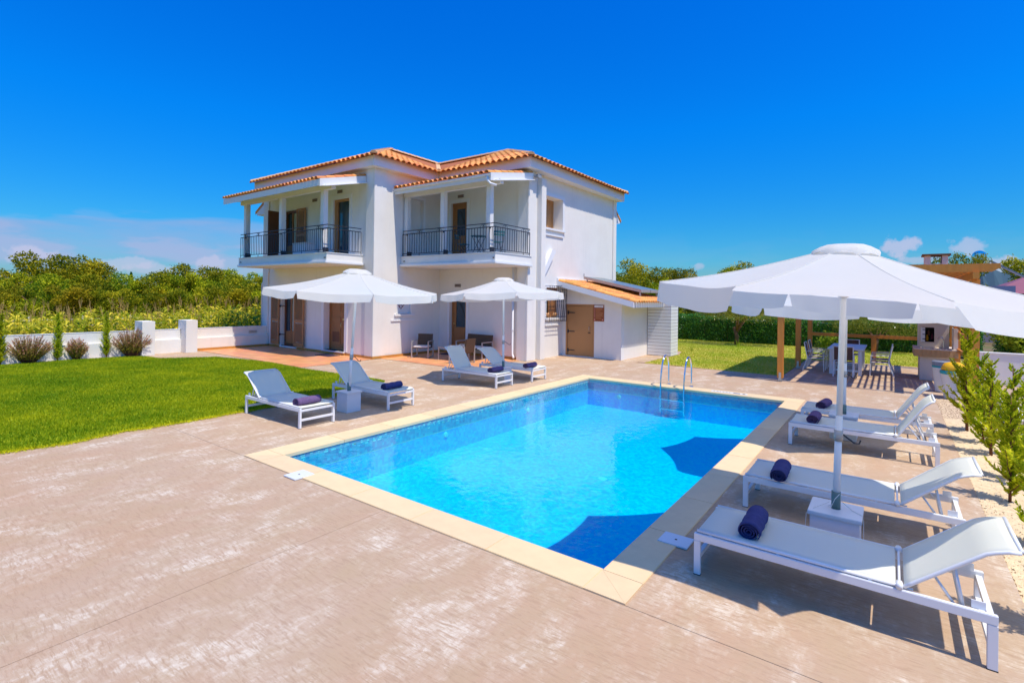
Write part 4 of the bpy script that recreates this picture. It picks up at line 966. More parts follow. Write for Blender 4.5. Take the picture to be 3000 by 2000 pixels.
# hip, ridge and valley pieces
def caps(a, b, name='ridge_tile', m='ridge', w=.25, h=.10):
    a = Vector(a); b = Vector(b); d = (b-a); n = max(1, int(d.length/.36)); d.normalize(); x = d.cross(Vector((0, 0, 1))).normalized(); z = x.cross(d)
    for i in range(n):
        p = a+(b-a)*(i/n); mb = MB(); vs = []
        for t, sc in ((0, 1.0), ((b-a).length/n*1.1, .86)):
            for k in range(7):
                an = math.pi*k/6; vs.append(p+d*t - x*(w/2*sc*math.cos(an))+z*(h*sc*math.sin(an)))
        mb.add(vs, [(k, k+1, k+8, k+7) for k in range(6)]+[tuple(range(7)), tuple(range(13, 6, -1))]); mb.build(name, m, roof, at=tuple(p))
up_ = .03
caps((XL-.05, YF-.05, ZT+up_), (pA[0], pA[1], Zp+up_)); caps((XBL-.05, YBF-.05, ZT+up_), (pB[0], pB[1], ZT+hB*SL+up_))
caps((pA[0], pA[1], Zp+up_), (pB[0]+.2, pA[1], Zp+up_)); caps((pB[0], pB[1], ZT+hB*SL+up_), (pB[0], pA[1], ZT+hB*SL+up_))
caps((XL-.05, YB_+.05, ZT+up_), (pA[0], pA[1], Zp+up_)); caps((XRR+.05, YBF-.05, ZT+up_), (pB[0], pB[1], ZT+hB*SL+up_))
MB().add([(XBL-.14, YF-.02, ZT+.03), (XBL+.0, YF-.14, ZT+.03), (XBL+hB, pv[1]-.10, ZT+hB*SL+.035), (XBL+hB-.12, pv[1]+.04, ZT+hB*SL+.035)], [(0, 1, 2, 3)]).build('valley_strip', 'ridge', roof)
for (x, y) in ((XBL-.09, YF-.09),): MB().tube([(x-.05, y-.05, ZT+.02), (x+.25, y+.25, ZT+.15)], .085, 8).build('valley_strip', 'ridge', roof)

# --- balconies
def railing_run(parent, a, b, z0, h=.95, out=0, motif=True):
    a = Vector((*a, 0)); b = Vector((*b, 0)); d = b-a; L = d.length; d.normalize()
    q = MB()
    for z in (z0+h, z0+h-.12, z0+.10): q.tube([a+Vector((0, 0, z)), b+Vector((0, 0, z))], .015 if z > z0+.5 else .012, 6)
    q.build('rail', 'iron', parent)
    n = max(2, int(L/.125))
    for i in range(n+1):
        p = a+d*(L*i/n); low = z0+.01 if i % 8 == 4 or i in (0, n) else z0+.10
        MB().tube([p+Vector((0, 0, low)), p+Vector((0, 0, z0+h-.12))], .0105, 5).build('baluster', 'iron', parent)
        if motif and (i % 8 == 4):
            m_ = MB(); o = p+Vector((0, 0, z0+h-.12))
            for s in (-1, 1): m_.tube([o+d*(s*.13), o+d*(s*.11)+Vector((0, 0, .06)), o+d*(s*.05)+Vector((0, 0, .10)), o+d*(s*.015)+Vector((0, 0, .06)), o+d*(s*.05)], .006, 5)
            m_.tube([o, o+Vector((0, 0, .12))], .008, 5); m_.build('scroll', 'iron', parent)
def balcony(x0, y0, y1, xw, zs, zb, posts, fx, fy0, fy1, zfr, zwl, py_side):
    s = MB(); s.box(x0, y0, zs-.26, xw, y1, zs); sl = s.build('balcony_slab', 'plaster', villa, bevel=.008)
    MB().box(x0-.07, y0-.07, zs-.36, xw, y1, zs-.262).build('slab_cornice', 'trim', villa, bevel=.02)
    MB().box(x0-.025, y0-.025, zs+.001, xw, y1, zs+.022).build('slab_edge', 'trim', villa)
    for p in ((x0-.03, y0+.02), (x0-.03, y1-.25)): MB().tube([(p[0]+.03, p[1]+.03, zs-.16), (p[0]-.03, p[1]+.03, zs-.165)], .018, 8).build('drain_spout', 'black', sl)
    rl = empty('railing', (0, 0, 0)); rl.parent = villa
    railing_run(rl, (x0+.05, y0+.05), (x0+.05, y1-.05), zs+.02); railing_run(rl, (x0+.05, y0+.05), (xw-.05, y0+.05), zs+.02)
    zbm = zfr+(x0+.12-fx)*((zwl-zfr)/(xw-fx))-.17-.175
    for py in posts:
        MB().box(x0+.10, py-.09, zs+.05, x0+.28, py+.09, zbm).build('balcony_post', 'paintwood', villa, bevel=.006)
        MB().box(x0+.09, py-.12, zs+.022, x0+.30, py-.091, zs+.20).build('post_shoe', 'iron', villa); MB().box(x0+.08, py-.11, zs+.022, x0+.30, py+.11, zs+.049).build('post_shoe', 'iron', villa)
        MB().box(x0+.06, py-.13, zs+.80, x0+.099, py-.09, zs+.84).build('rail_clip', 'iron', villa)
    MB().box(x0+.09, y0-.10, zbm, x0+.27, y1+(.1 if py_side else 0), zbm+.17).build('roof_beam', 'paintwood', villa, bevel=.006)
    sl_ = (zwl-zfr)/(xw-fx)
    # boarding, rafters, fascia
    def slab(xa, xb, ya, yb, dz0, dz1, nm, m='paintwood'):
        za, zb_ = zfr+(xa-fx)*sl_, zfr+(xb-fx)*sl_
        return MB().add([(xa, ya, za+dz0), (xb, ya, zb_+dz0), (xb, yb, zb_+dz0), (xa, yb, za+dz0), (xa, ya, za+dz1), (xb, ya, zb_+dz1), (xb, yb, zb_+dz1), (xa, yb, za+dz1)],
                        [(0, 3, 2, 1), (4, 5, 6, 7), (0, 1, 5, 4), (1, 2, 6, 5), (2, 3, 7, 6), (3, 0, 4, 7)]).build(nm, m, villa)
    slab(fx, xw, fy0, fy1, -.05, -.02, 'roof_boarding')
    slab(fx, xw, fy0, fy1, -.018, .0, 'roof_underlay', 'clay_shade')
    nr = int((fy1-fy0)/.62)
    for i in range(nr+1):
        y = fy0+.10+(fy1-fy0-.2)*i/nr; slab(fx+.06, xw, y-.04, y+.04, -.17, -.051, 'rafter')
    slab(fx-.03, fx-.001, fy0, fy1, -.22, .0, 'fascia_board'); slab(fx-.03, xw-.02, fy0-.03, fy0-.001, -.24, .01, 'barge_board')
    slab(fx+.1, xw-.1, fy0-.16, fy0-.032, -.26, -.235, 'barge_strip', 'trim')
    return lay_tiles((fx, fy0), (fx, fy1), (1, 0), zfr+.01, sl_, [(fx-.1, fy0-.05), (xw, fy0-.05), (xw, fy1+.05), (fx-.1, fy1+.05)], step=.36, pitch=.222, out=.08)
t1 = balcony(10.33, 15.48, 21.57, XA, 3.70, 3.4, (15.93, 18.62, 21.30), 9.95, 15.32, 22.05, 6.12, 6.57, True)
t2 = balcony(13.07, 10.34, YT, XB, 3.71, 3.4, (10.74, 12.84, 14.72), 12.76, 10.32, YT, 6.22, 6.68, False)
tiles += t1; tiles += t2
# half-round gutter along the second balcony roof
b = MB(); ga = [(12.70+.055*math.cos(math.pi+math.pi*k/6), 6.17+.055*math.sin(math.pi+math.pi*k/6)) for k in range(7)]
vs = [(x, 10.30, z) for x, z in ga]+[(x, YT-.02, z) for x, z in ga]; b.add(vs, [(k, k+1, k+8, k+7) for k in range(6)]+[tuple(range(7))]); b.build('gutter', 'pvc', villa, smooth=True)
MB().tube([(12.70, 10.40, 6.12), (12.70, 10.40, 5.98), (12.74, 10.32, 5.88), (12.86, 10.16, 5.82)], .04, 10).build('gutter_spout', 'pvc', villa, smooth=True)
# arch piece between the second balcony and the tower
ar = [(12.42, 6.0), (13.0, 6.0), (13.0, 5.85)]+[(13.0-.42*math.sin(math.pi/2*k/8)**1.0, 5.85-.75*(1-math.cos(math.pi/2*k/8))) for k in range(1, 9)]+[(12.58, 4.55), (12.86, 4.55), (12.86, 4.42), (12.42, 4.42)]
# small lean-to canopies on the far sides
for (ax, c, a0, a1, dirn) in (('y', YE, 11.86, 13.4, 1), ('x', XE, 10.56, 12.3, 1)):
    b = MB()
    if ax == 'y': b.prism([(a0, c, 6.32), (a0, c+.75, 5.92), (a0, c+.75, 5.80), (a0, c, 5.80)], (a1-a0, 0, 0))
    else: b.prism([(c, a0, 6.42), (c+.60, a0, 5.98), (c+.60, a0, 5.86), (c, a0, 5.74)], (0, a1-a0, 0))
    b.build('window_canopy', 'trim', villa)
    b = MB()
    if ax == 'y': b.prism([(a0-.04, c, 6.33), (a0-.04, c+.82, 5.89), (a0-.04, c+.80, 5.97), (a0-.04, c, 6.42)], (a1-a0+.08, 0, 0))
    else: b.prism([(c, a0-.04, 6.43), (c+.67, a0-.04, 5.93), (c+.65, a0-.04, 6.02), (c, a0-.04, 6.52)], (0, a1-a0+.08, 0))
    b.build('canopy_verge', 'tilemass', villa)
    if ax == 'y': tiles += lay_tiles((a0, c+.78), (a1, c+.78), (0, -1), 5.93, .53, [(a0-.1, c+.8), (a1+.1, c+.8), (a1+.1, c), (a0-.1, c)])
    else: tiles += lay_tiles((c+.63, a0), (c+.63, a1), (-1, 0), 6.0, .73, [(c+.8, a0-.1), (c+.8, a1+.1), (c, a1+.1), (c, a0-.1)])
def place_tiles(ms, parent, thing_, limit=300):
    tm = TILE.build('roof_tile', 'tiletex'); me = tm.data; D.objects.remove(tm)
    for p in me.polygons: p.use_smooth = False
    ms.sort(key=lambda m: (m.translation.x**2+m.translation.y**2) + (0 if m.translation.z > 5.5 or thing_ != villa else 0))
    for m in ms[:limit]:
        o = D.objects.new('roof_tile', me); C.objects.link(o); o.parent = parent; o.matrix_world = m
    rest = ms[limit:]
    if rest:
        V = np.array(TILE.v); quads = [f for f in TILE.f]; F = np.array(quads); n = len(V); vs = []; fs = []
        for i, m in enumerate(rest):
            A = np.array(m); vs.append(V@A[:3, :3].T+A[:3, 3]); fs.append(F+i*n)
        o = npmesh('roof_tiles', np.concatenate(vs), np.concatenate(fs), 'tilemass', parent=thing_); o['kind'] = 'stuff'
random.shuffle(tiles)
place_tiles(tiles, roof, villa)

# ------------------------------------------------------------------ utility shed
shed = empty('utility_shed', (0, 0, 0), 0, 'low white lean-to shed with tan door against the right wall of the villa', 'shed')
SX0, SX1, SY0 = 17.61, 20.55, 8.0
oS = (9.10, 10.34, .03, 2.03, .10)
def sz(y): return 2.06+(y-7.35)*.245
w1 = wall('x', SX0, SY0, YR-.003, 0, 2.18, [oS], parent=shed)
MB().add([(SX0, SY0, 2.18), (SX0, YR-.003, 2.18), (SX0, YR-.003, sz(YR)), (SX0, SY0, sz(SY0))], [(0, 1, 2, 3)]).build('wall', 'plaster', shed)
MB().add([(SX0, SY0, 0), (SX1, SY0, 0), (SX1, SY0, sz(SY0)), (SX0, SY0, sz(SY0))], [(0, 1, 2, 3)]).build('wall', 'plaster', shed)
MB().add([(SX1, SY0, 0), (SX1, YR-.003, 0), (SX1, YR-.003, sz(YR)), (SX1, SY0, sz(SY0))], [(0, 1, 2, 3)]).build('wall', 'plaster', shed)
MB().box(SX0-.012, SY0-.012, 0, SX0+.25, SY0-.001, 2.15).build('corner_strip', 'trim', shed)
dr = frame('shed_door', 'x', SX0, oS, .07, .07, 'tan_door', shed, th=.075, sill=False)
b = MB(); fbox(b, 'x', SX0, 9.24, 10.265, .02, .06, .04, 1.95); lf = b.build('door_leaf', 'tan_door', dr, bevel=.004)
b = MB(); fbox(b, 'x', SX0, 9.17, 9.238, -.015, .055, .03, 1.96); b.build('door_post', 'tan_door', dr)
for z in (.22, .95, 1.68):
    b = MB(); b.box(SX0+.005, 9.95, z, SX0+.019, 10.27, z+.03); b.box(SX0-.012, 10.22, z-.05, SX0+.018, 10.27, z+.08); b.build('strap_hinge', 'iron', lf)
MB().tube([(SX0+.019, 9.31, 1.18), (SX0-.03, 9.31, 1.16), (SX0-.03, 9.31, 1.06), (SX0+.019, 9.31, 1.03)], .009, 6).build('pull_handle', 'alu', lf)
b = MB(); b.box(SX0-.02, 9.27, .93, SX0+.019, 9.36, .95); b.build('latch', 'iron', lf)
b = MB(); b.box(SX0-.12, 9.05, .001, SX0+.0, 10.45, .028); b.build('doorstep', 'marble', shed)
def sslab(xa, xb, ya, yb, d0, d1, nm, m):
    return MB().add([(xa, ya, sz(ya)+d0), (xb, ya, sz(ya)+d0), (xb, yb, sz(yb)+d0), (xa, yb, sz(yb)+d0), (xa, ya, sz(ya)+d1), (xb, ya, sz(ya)+d1), (xb, yb, sz(yb)+d1), (xa, yb, sz(yb)+d1)],
                    [(0, 3, 2, 1), (4, 5, 6, 7), (0, 1, 5, 4), (1, 2, 6, 5), (2, 3, 7, 6), (3, 0, 4, 7)]).build(nm, m, shed)
rx0, rx1, ry0 = 17.15, 20.75, 7.35
sslab(rx0, rx1, ry0, YR-.004, .02, .07, 'roof_boarding', 'paintwood'); sslab(rx0, rx1, ry0, YR-.004, .072, .09, 'roof_underlay', 'clay_shade')
sslab(rx0-.03, rx0-.001, ry0, YR-.004, -.10, .10, 'barge_board', 'trim'); sslab(rx0-.03, rx1, ry0-.03, ry0-.001, -.10, .09, 'fascia_board', 'trim')
for k in range(7): sslab(17.35+k*.53, 17.43+k*.53, ry0+.02, SY0+.2, -.09, .019, 'rafter', 'paintwood')
sroof = empty('shed_roof'); sroof.parent = shed
st_ = lay_tiles((rx0, ry0), (rx1, ry0), (0, 1), sz(ry0)+.10, .245, [(rx0-.1, ry0-.1), (rx1+.05, ry0-.1), (rx1+.05, YR-.12), (rx0-.1, YR-.12)], step=.34, pitch=.225)
place_tiles(st_, sroof, shed)
MB().box(rx0-.02, YR-.06, sz(YR)+.10, rx1, YR-.002, sz(YR)+.20).build('flashing', 'trim', shed)
sg = empty('notice_board', (SX0-.012, 8.91, 1.71), 0, 'brown notice board with white header strip beside the shed door', 'sign')
MB().box(-.008, -.22, -.31, .010, .22, .31).build('board', 'sign', sg)
MB().box(-.012, -.19, .21, -.0081, .18, .29).build('header_strip', 'sign_w', sg); b = MB(); b.box(-.0145, -.15, .245, -.0121, .02, .26); b.build('header_lettering', 'alu', sg)
for k in range(9):
    wd = (.26, .30, .18, .29, .30, .27, .30, .20, .24)[k]
    MB().box(-.0095, .115-wd, .155-k*.046, -.0081, .115, .173-k*.046).build('text_line', 'sign_l', sg)
    if k < 8: MB().lathe([(.014, 0), (.014, .0015)], 10).build('bullet', 'sign_r', sg).location = (-.0096, .16, .160-k*.046)
for o in sg.children:
    if o.name.startswith('bullet'): o.rotation_euler = (0, R(-90), 0)
for y in (-.165, .165): MB().box(-.0105, y-.02, -.27, -.0081, y+.02, -.225).build('corner_mark', 'sign_r', sg)
# solar collectors on the shed roof
sc = empty('solar_collector', (0, 0, 0), 0, 'grey flat solar collector tilted on the orange shed roof', 'solar panel')
def cz(y): return 2.62+(y-7.75)*.215
for k, (xa, xb) in enumerate(((18.85, 19.75), (19.80, 20.70))):
    q = MB(); ya, yb = 7.75, 10.25
    q.add([(xa, ya, cz(ya)-.11), (xb, ya, cz(ya)-.11), (xb, yb, cz(yb)-.11), (xa, yb, cz(yb)-.11), (xa, ya, cz(ya)), (xb, ya, cz(ya)), (xb, yb, cz(yb)), (xa, yb, cz(yb))],
          [(0, 3, 2, 1), (4, 5, 6, 7), (0, 1, 5, 4), (1, 2, 6, 5), (2, 3, 7, 6), (3, 0, 4, 7)]); fr = q.build('collector_case', 'alu', sc)
    MB().add([(xa+.04, ya+.04, cz(ya+.04)+.004), (xb-.04, ya+.04, cz(ya+.04)+.004), (xb-.04, yb-.04, cz(yb-.04)+.004), (xa+.04, yb-.04, cz(yb-.04)+.004)], [(0, 1, 2, 3)]).build('collector_glass', 'solar', fr)
for x in (18.9, 20.6):
    MB().box(x, 7.8, sz(7.8)+.12, x+.05, 7.85, cz(7.8)-.11).build('support_leg', 'galv', sc); MB().box(x, 10.1, sz(10.1)+.12, x+.05, 10.15, cz(10.1)-.11).build('support_leg', 'galv', sc)
MB().tube([(18.78, 10.2, cz(10.2)), (18.78, 10.2, cz(10.2)+.12)], .02, 6).build('pipe_valve', 'alu', sc)
# slatted pump enclosure
en = empty('slatted_enclosure', (0, 0, 0), 0, 'white enclosure of horizontal slats standing beside the shed', 'screen')
ex0, ex1, ey0, ey1 = 20.10, 20.92, 7.02, 7.98
n = 16; hh = 2.08/n
for i in range(n):
    z0 = .02+i*hh; z1 = z0+hh-.012
    MB().box(ex0, ey0+.021, z0, ex0+.02, ey1, z1).build('slat', 'metal_w', en); MB().box(ex0-.001, ey0, z0, ex1, ey0+.020, z1).build('slat', 'metal_w', en)
    MB().box(ex1-.02, ey0+.021, z0, ex1, ey1, z1).build('slat', 'metal_w', en)
MB().box(ex0+.025, ey0+.025, 0, ex1-.025, ey1-.01, 2.06).build('backing', 'brown_d', en)

# ------------------------------------------------------------------ terrace furniture
def armchair(loc, rz, label, width=.62, name='armchair', cat='armchair', group='rattan armchairs on the terrace', back='rattan', cush=True, bands='rattan_m'):
    t = empty(name, loc, rz, label, cat, group); w = width/2; b = MB()
    for s in (-1, 1):
        q = MB(); q.bar((s*w, -.30, 0), (s*w, -.30, .60), .035, .035); q.bar((s*w, .30, 0), (s*w, .30, .60), .035, .035)
        q.bar((s*w, -.30, .60), (s*w, .30, .60), .035, .03); q.bar((s*w, -.30, .016), (s*w, .30, .016), .035, .03); q.build('side_frame', 'alu', t)
    MB().box(-w+.02, -.29, .34, w-.02, .27, .37).build('seat', back, t)
    q = MB(); q.add([(-w+.03, .25, .36), (w-.03, .25, .36), (w-.03, .30, .36), (-w+.03, .30, .36), (-w+.03, .33, .84), (w-.03, .33, .84), (w-.03, .38, .84), (-w+.03, .38, .84)], [(0, 3, 2, 1), (4, 5, 6, 7), (0, 1, 5, 4), (1, 2, 6, 5), (2, 3, 7, 6), (3, 0, 4, 7)]); bk = q.build('backrest', back, t)
    q = MB()
    for k in range(9): y = .245+.08*(k/9); q.box(-w+.03, y-.006+.0, .40+k*.05, w-.03, y+.004, .425+k*.05)
    q.build('weave_bands', bands, bk)['kind'] = 'stuff'
    if cush: MB().box(-w+.04, -.28, .371, w-.04, .22, .43).build('cushion', 'cushion', t, bevel=.02)
    return t
armchair((13.38, 13.95, .014), R(-62), 'rattan armchair with pale cushion standing alone left of the lower door')
armchair((14.55, 12.45, .014), R(-90), 'brown rattan two seat sofa against the terrace wall', 1.25, 'garden_sofa', 'sofa', 'terrace seating', cush=True)
armchair((13.10, 11.75, .014), R(-172), 'tan backed rattan armchair half hidden behind the middle loungers', .62, bands='rattan_l')
t = empty('coffee_table', (13.55, 12.55, .014), 0, 'low grey coffee table between the terrace sofa and loungers', 'table')
MB().box(-.30, -.5, .42, .30, .5, .45).build('table_top', 'alu', t)
for sx in (-.27, .27):
    for sy in (-.47, .47): MB().bar((sx, sy, 0), (sx, sy, .42), .035, .035).build('leg', 'alu', t)
for (x, y, rz, lab) in ((11.38, 16.9, 0, 'dark doormat on the terrace before the front door'), (14.75, 13.85, 0, 'small dark doormat at the glazed lower door')):
    o = MB().box(-.25, -.42, 0, .25, .42, .012).build('doormat', 'mat_dark', None, bevel=.004); o.location = (x, y, .0145); tag(o, lab, 'doormat', 'doormats on the terrace')
# balcony furniture
def bistro_chair(loc, rz, label):
    t = empty('bistro_chair', loc, rz, label, 'chair', 'folding chairs on the right balcony')
    for s in (-1, 1):
        MB().tube([(s*.19, -.20, 0), (s*.19, .17, .46), (s*.19, .24, .82)], .009, 6).build('leg', 'iron', t); MB().tube([(s*.17, .22, 0), (s*.17, -.18, .45)], .009, 6).build('leg', 'iron', t)
    for k in range(5): MB().box(-.19, -.18+k*.075, .45, .19, -.125+k*.075, .465).build('seat_slat', 'teal_paint', t)
    for z in (.66, .76): MB().box(-.20, .195+(z-.46)*.2, z, .20, .21+(z-.46)*.2, z+.06).build('back_slat', 'teal_paint', t)
bistro_chair((14.2, 12.75, 3.73), R(20), 'dark folding chair left of the balcony bistro table'); bistro_chair((14.15, 11.15, 3.73), R(150), 'dark folding chair right of the balcony bistro table')
t = empty('bistro_table', (14.15, 11.95, 3.73), 0, 'dark folding bistro table on the right balcony', 'table')
MB().lathe([(.30, .70), (.30, .715)], 20).build('table_top', 'teal_paint', t)
for s in (-1, 1): MB().tube([(.0+s*.12, -.26, 0), (s*.12, .22, .70)], .009, 6).build('leg', 'iron', t); MB().tube([(s*.12, .26, 0), (s*.12, -.22, .70)], .009, 6).build('leg', 'iron', t)
t = empty('drying_bench', (11.1, 18.1, 3.725), 0, 'pale covered chest on the left balcony below the open shutter', 'chest')
MB().box(-.22, -.42, .0, .22, .42, .44).build('chest_body', 'box', t, bevel=.015); MB().box(-.24, -.44, .441, .24, .44, .50).build('chest_lid', 'cushion', t, bevel=.02)

# ------------------------------------------------------------------ left garden wall
gw = empty('garden_wall', (0, 0, 0), 0, 'low white rendered wall along the left lawn with two piers', 'wall')
MB().box(-12, 22.0, 0, XA-.06, 22.14, .87).build('upper_wall', 'plaster', gw); MB().box(-12, 21.90, 0, XA-.06, 21.999, .50).build('base_ledge', 'plaster', gw)
MB().box(-12, 21.99, .871, XA-.06, 22.15, .885).build('wall_coping', 'trim', gw)
for x0 in (6.95, 8.37): MB().box(x0, 21.45, 0, x0+.40, 21.899, 1.23).build('pier', 'plaster', gw, bevel=.008); MB().box(x0, 21.9, .886, x0+.40, 22.16, 1.23).build('pier_back', 'plaster', gw)
b = MB()
for k in range(4): b.box(11.0, 21.985, .60+k*.03, 11.35, 21.998, .615+k*.03)
b.build('wall_vent', 'alu', gw)['kind'] = 'stuff'
MB().box(8.8, 21.88, .014, XA-.06, 21.899, .10).build('skirting', 'ochre', gw)

# ------------------------------------------------------------------ right boundary walls
lw = empty('boundary_wall', (0, 0, 0), 0, 'low white wall running behind the conifers at right', 'wall')
MB().box(3, -1.93, -.04, 20.0, -1.75, .35).build('wall_body', 'plaster', lw, bevel=.006)
bw = empty('boundary_wall', (0, 0, 0), 0, 'taller white wall across the driveway below the right hedge', 'wall')
MB().box(20.1, -14, -.04, 20.3, -1.96, .84).build('wall_body', 'plaster', bw)
MB().box(20.08, -14, .841, 20.32, -1.95, .87).build('wall_coping', 'trim', bw)

# ------------------------------------------------------------------ pergola and dining set
pg = empty('pergola', (0, 0, 0), 0, 'orange stained timber pergola with open sides over the dining table', 'pergola')
PH = 2.84
for (x, y) in ((16.25, 2.53), (19.65, 2.53), (22.45, 2.50), (22.35, .52), (16.32, -1.58), (19.5, -1.50), (22.45, -1.62)):
    h = 1.10 if (x, y) == (22.35, .52) else PH
    o = MB().box(x-.075, y-.075, .10, x+.075, y+.075, h).build('post', 'pergola', pg, bevel=.006)
    MB().box(x-.05, y-.05, .012, x+.05, y+.05, .10).build('post_shoe', 'galv', pg); MB().box(x-.081, y-.03, .04, x-.076, y+.03, .26).build('shoe_plate', 'galv', pg)
for y in (2.53, -1.55): MB().box(15.95, y-.06, PH+.001, 22.8, y+.06, PH+.17).build('beam', 'pergola', pg, bevel=.006)
for k in range(8):
    x = 16.1+k*.9; ys = -1.98 if k == 0 else -1.72
    MB().prism([(x-.04, ys, 3.10), (x-.04, ys+.14, 3.012), (x-.04, 2.82, 3.012), (x-.04, 2.86, 3.04), (x-.04, 2.86, 3.20), (x-.04, ys, 3.20)], (.08, 0, 0)).build('rafter', 'pergola', pg)
for k in range(24):      # roof boards
    y0 = -.66+k*.146
    if k in (9,): continue
    MB().box(16.2, y0, 3.201, 22.5, y0+(.144 if k % 5 else .136), 3.215).build('roof_board', 'pergola', pg)
for k in range(7): MB().box(16.2, -1.70+k*.145, 3.201, 22.5, -1.70+k*.145+.055, 3.215).build('roof_batten', 'pergola', pg)
MB().bar((22.38, 2.45, 1.04), (22.38, -1.55, 1.04), .06, .12).build('handrail', 'pergola', pg)
for k in range(6): MB().bar((17.1+k*.0, -1.56, 1.35+k*.26), (19.4, -1.52, 1.35+k*.26), .03, .20 if k % 2 == 0 else .18).build('side_board', 'pergola', pg)
MB().bar((16.4, -1.6, .92), (19.45, -1.52, .92), .05, .10).build('side_rail', 'pergola', pg)

dt = empty('dining_table', (0, 0, 0), 0, 'long white dining table under the pergola', 'table')
MB().box(19.0, .68, .77, 21.3, 1.64, .81).build('table_top', 'metal_w', dt, bevel=.006)
for x in (19.08, 21.08):
    for y in (.74, 1.50): MB().box(x, y, 0, x+.09, y+.09, .769).build('leg', 'metal_w', dt)
MB().box(19.10, .831, .10, 19.15, 1.499, .16).build('stretcher', 'metal_w', dt)
def dining_chair(first, loc, rz, label):
    if first is None:
        t = empty('dining_chair', loc, rz, label, 'chair', 'white framed dining chairs under the pergola')
        for s in (-1, 1):
            MB().tube([(s*.25, .34, .0), (s*.25, .20, .42), (s*.25, .30, .92)], .016, 6).build('rear_leg', 'metal_w', t)
            MB().tube([(s*.25, -.26, .0), (s*.25, -.24, .62), (s*.25, .21, .64)], .016, 6).build('front_leg', 'metal_w', t)
            MB().tube([(s*.25, -.25, .42), (s*.25, .20, .42)], .013, 6).build('seat_rail', 'metal_w', t)
        MB().add([(-.235, -.25, .43), (.235, -.25, .43), (.235, .20, .425), (-.235, .20, .425), (-.235, -.25, .42), (.235, -.25, .42), (.235, .20, .415), (-.235, .20, .415)], [(0, 1, 2, 3), (7, 6, 5, 4), (0, 4, 5, 1), (2, 6, 7, 3)]).build('seat', 'dark_mesh', t)
        MB().add([(-.235, .222, .50), (.235, .222, .50), (.235, .30, .90), (-.235, .30, .90), (-.235, .235, .50), (.235, .235, .50), (.235, .312, .90), (-.235, .312, .90)], [(0, 1, 2, 3), (7, 6, 5, 4), (0, 4, 5, 1), (2, 6, 7, 3)]).build('backrest', 'dark_mesh', t)
        for z, y in ((.43, .2), (.91, .305), (.42, -.25)): MB().tube([(-.25, y, z), (.25, y, z)], .012, 6).build('crossbar', 'metal_w', t)
        return t
    t = copy_tree(first); t.location = loc; t.rotation_euler = (0, 0, rz); t['label'] = label; return t
c0 = dining_chair(None, (18.75, 1.18, 0), R(90), 'white framed chair at the near end of the dining table, back to camera')
dining_chair(c0, (19.6, 2.02, 0), R(0), 'white framed chair on the left of the dining table, nearer one')
dining_chair(c0, (20.6, 2.02, 0), R(0), 'white framed chair on the left of the dining table, farther one')
dining_chair(c0, (19.6, .28, 0), R(180), 'white framed chair on the right of the dining table, nearer one')
dining_chair(c0, (20.6, .28, 0), R(180), 'white framed chair on the right of the dining table, farther one')
dining_chair(c0, (21.75, 1.18, 0), R(-90), 'white framed chair at the far end of the dining table')

# barbecue
bq = empty('barbecue', (0, 0, 0), 0, 'cream masonry barbecue with sink, tan tile trim and chimney', 'barbecue')
MB().box(19.42, -1.44, 0, 20.55, -.66, .70).build('base', 'bbq', bq, bevel=.008)
MB().box(19.27, -1.52, .905, 20.6, -.52, .93).build('counter_top', 'bbq', bq)
for k in range(10): MB().box(19.27, -1.52+k*.1, .701, 19.42, -1.523+(k+1)*.1, .904).build('trim_tile', 'tan_tile', bq)
for k in range(11): MB().box(19.421+k*.107, -.655, .701, 19.421+(k+1)*.107-.003, -.52, .904).build('trim_tile', 'tan_tile', bq)
q = MB(); X0 = 19.95
q.box(X0, -1.36, .931, X0+.08, -1.02, 1.70); q.box(X0, -.735, .931, X0+.08, -.64, 1.70); q.box(X0, -1.02, .931, X0+.08, -.735, 1.09); q.box(X0, -1.02, 1.53, X0+.08, -.735, 1.70)
q.box(X0+.08, -1.36, .931, 20.55, -1.28, 1.70); q.box(X0+.08, -.72, .931, 20.55, -.64, 1.70); q.box(20.47, -1.28, .931, 20.55, -.72, 1.70); q.build('fire_box', 'bbq', bq)
MB().box(X0+.40, -1.279, .932, X0+.46, -.721, 1.69).build('dark_back', 'recess_shade', bq)
MB().box(X0-.04, -.80, 1.10, X0-.01, -.70, 1.52).build('open_door', 'metal_w', bq)
for z in (1.17, 1.31, 1.45): MB().box(X0-.055, -.80, z, X0-.041, -.74, z+.02).build('door_hinge', 'iron', bq)
for (y, z, m_) in ((-.86, 1.2, 'yellow'), (-.93, 1.16, 'black'), (-.98, 1.24, 'maroon'), (-.90, 1.36, 'brown_d')): MB().lathe([(.03, z-.08), (.035, z+.02), (.015, z+.06), (.012, z+.1)], 10, (X0+.2, y)).build('bottle', m_, bq)
for k in range(9): MB().box(X0-.12, -1.40+k*.1, 1.72, X0-.001, -1.403+(k+1)*.1, 1.80).build('trim_tile', 'tan_tile', bq)
q = MB(); q.box(X0, -1.40, 1.701, 20.6, -.50, 1.82); q.build('hood_ledge', 'bbq', bq)
MB().add([(X0, -1.36, 1.821), (20.6, -1.36, 1.821), (20.6, -.62, 1.821), (X0, -.62, 1.821), (X0+.1, -1.30, 2.5), (20.5, -1.30, 2.5), (20.5, -.72, 2.5), (X0+.1, -.72, 2.5)], [(0, 3, 2, 1), (4, 5, 6, 7), (0, 1, 5, 4), (1, 2, 6, 5), (2, 3, 7, 6), (3, 0, 4, 7)]).build('hood', 'bbq', bq)
q = MB(); q.box(X0-.35, -1.30, 2.501, X0-.35+.6, -.76, 3.42)
for (a, c) in ((-1.30, -1.16), (-.90, -.76)): q.box(X0-.35, a, 3.42, X0+.25, c, 3.66)
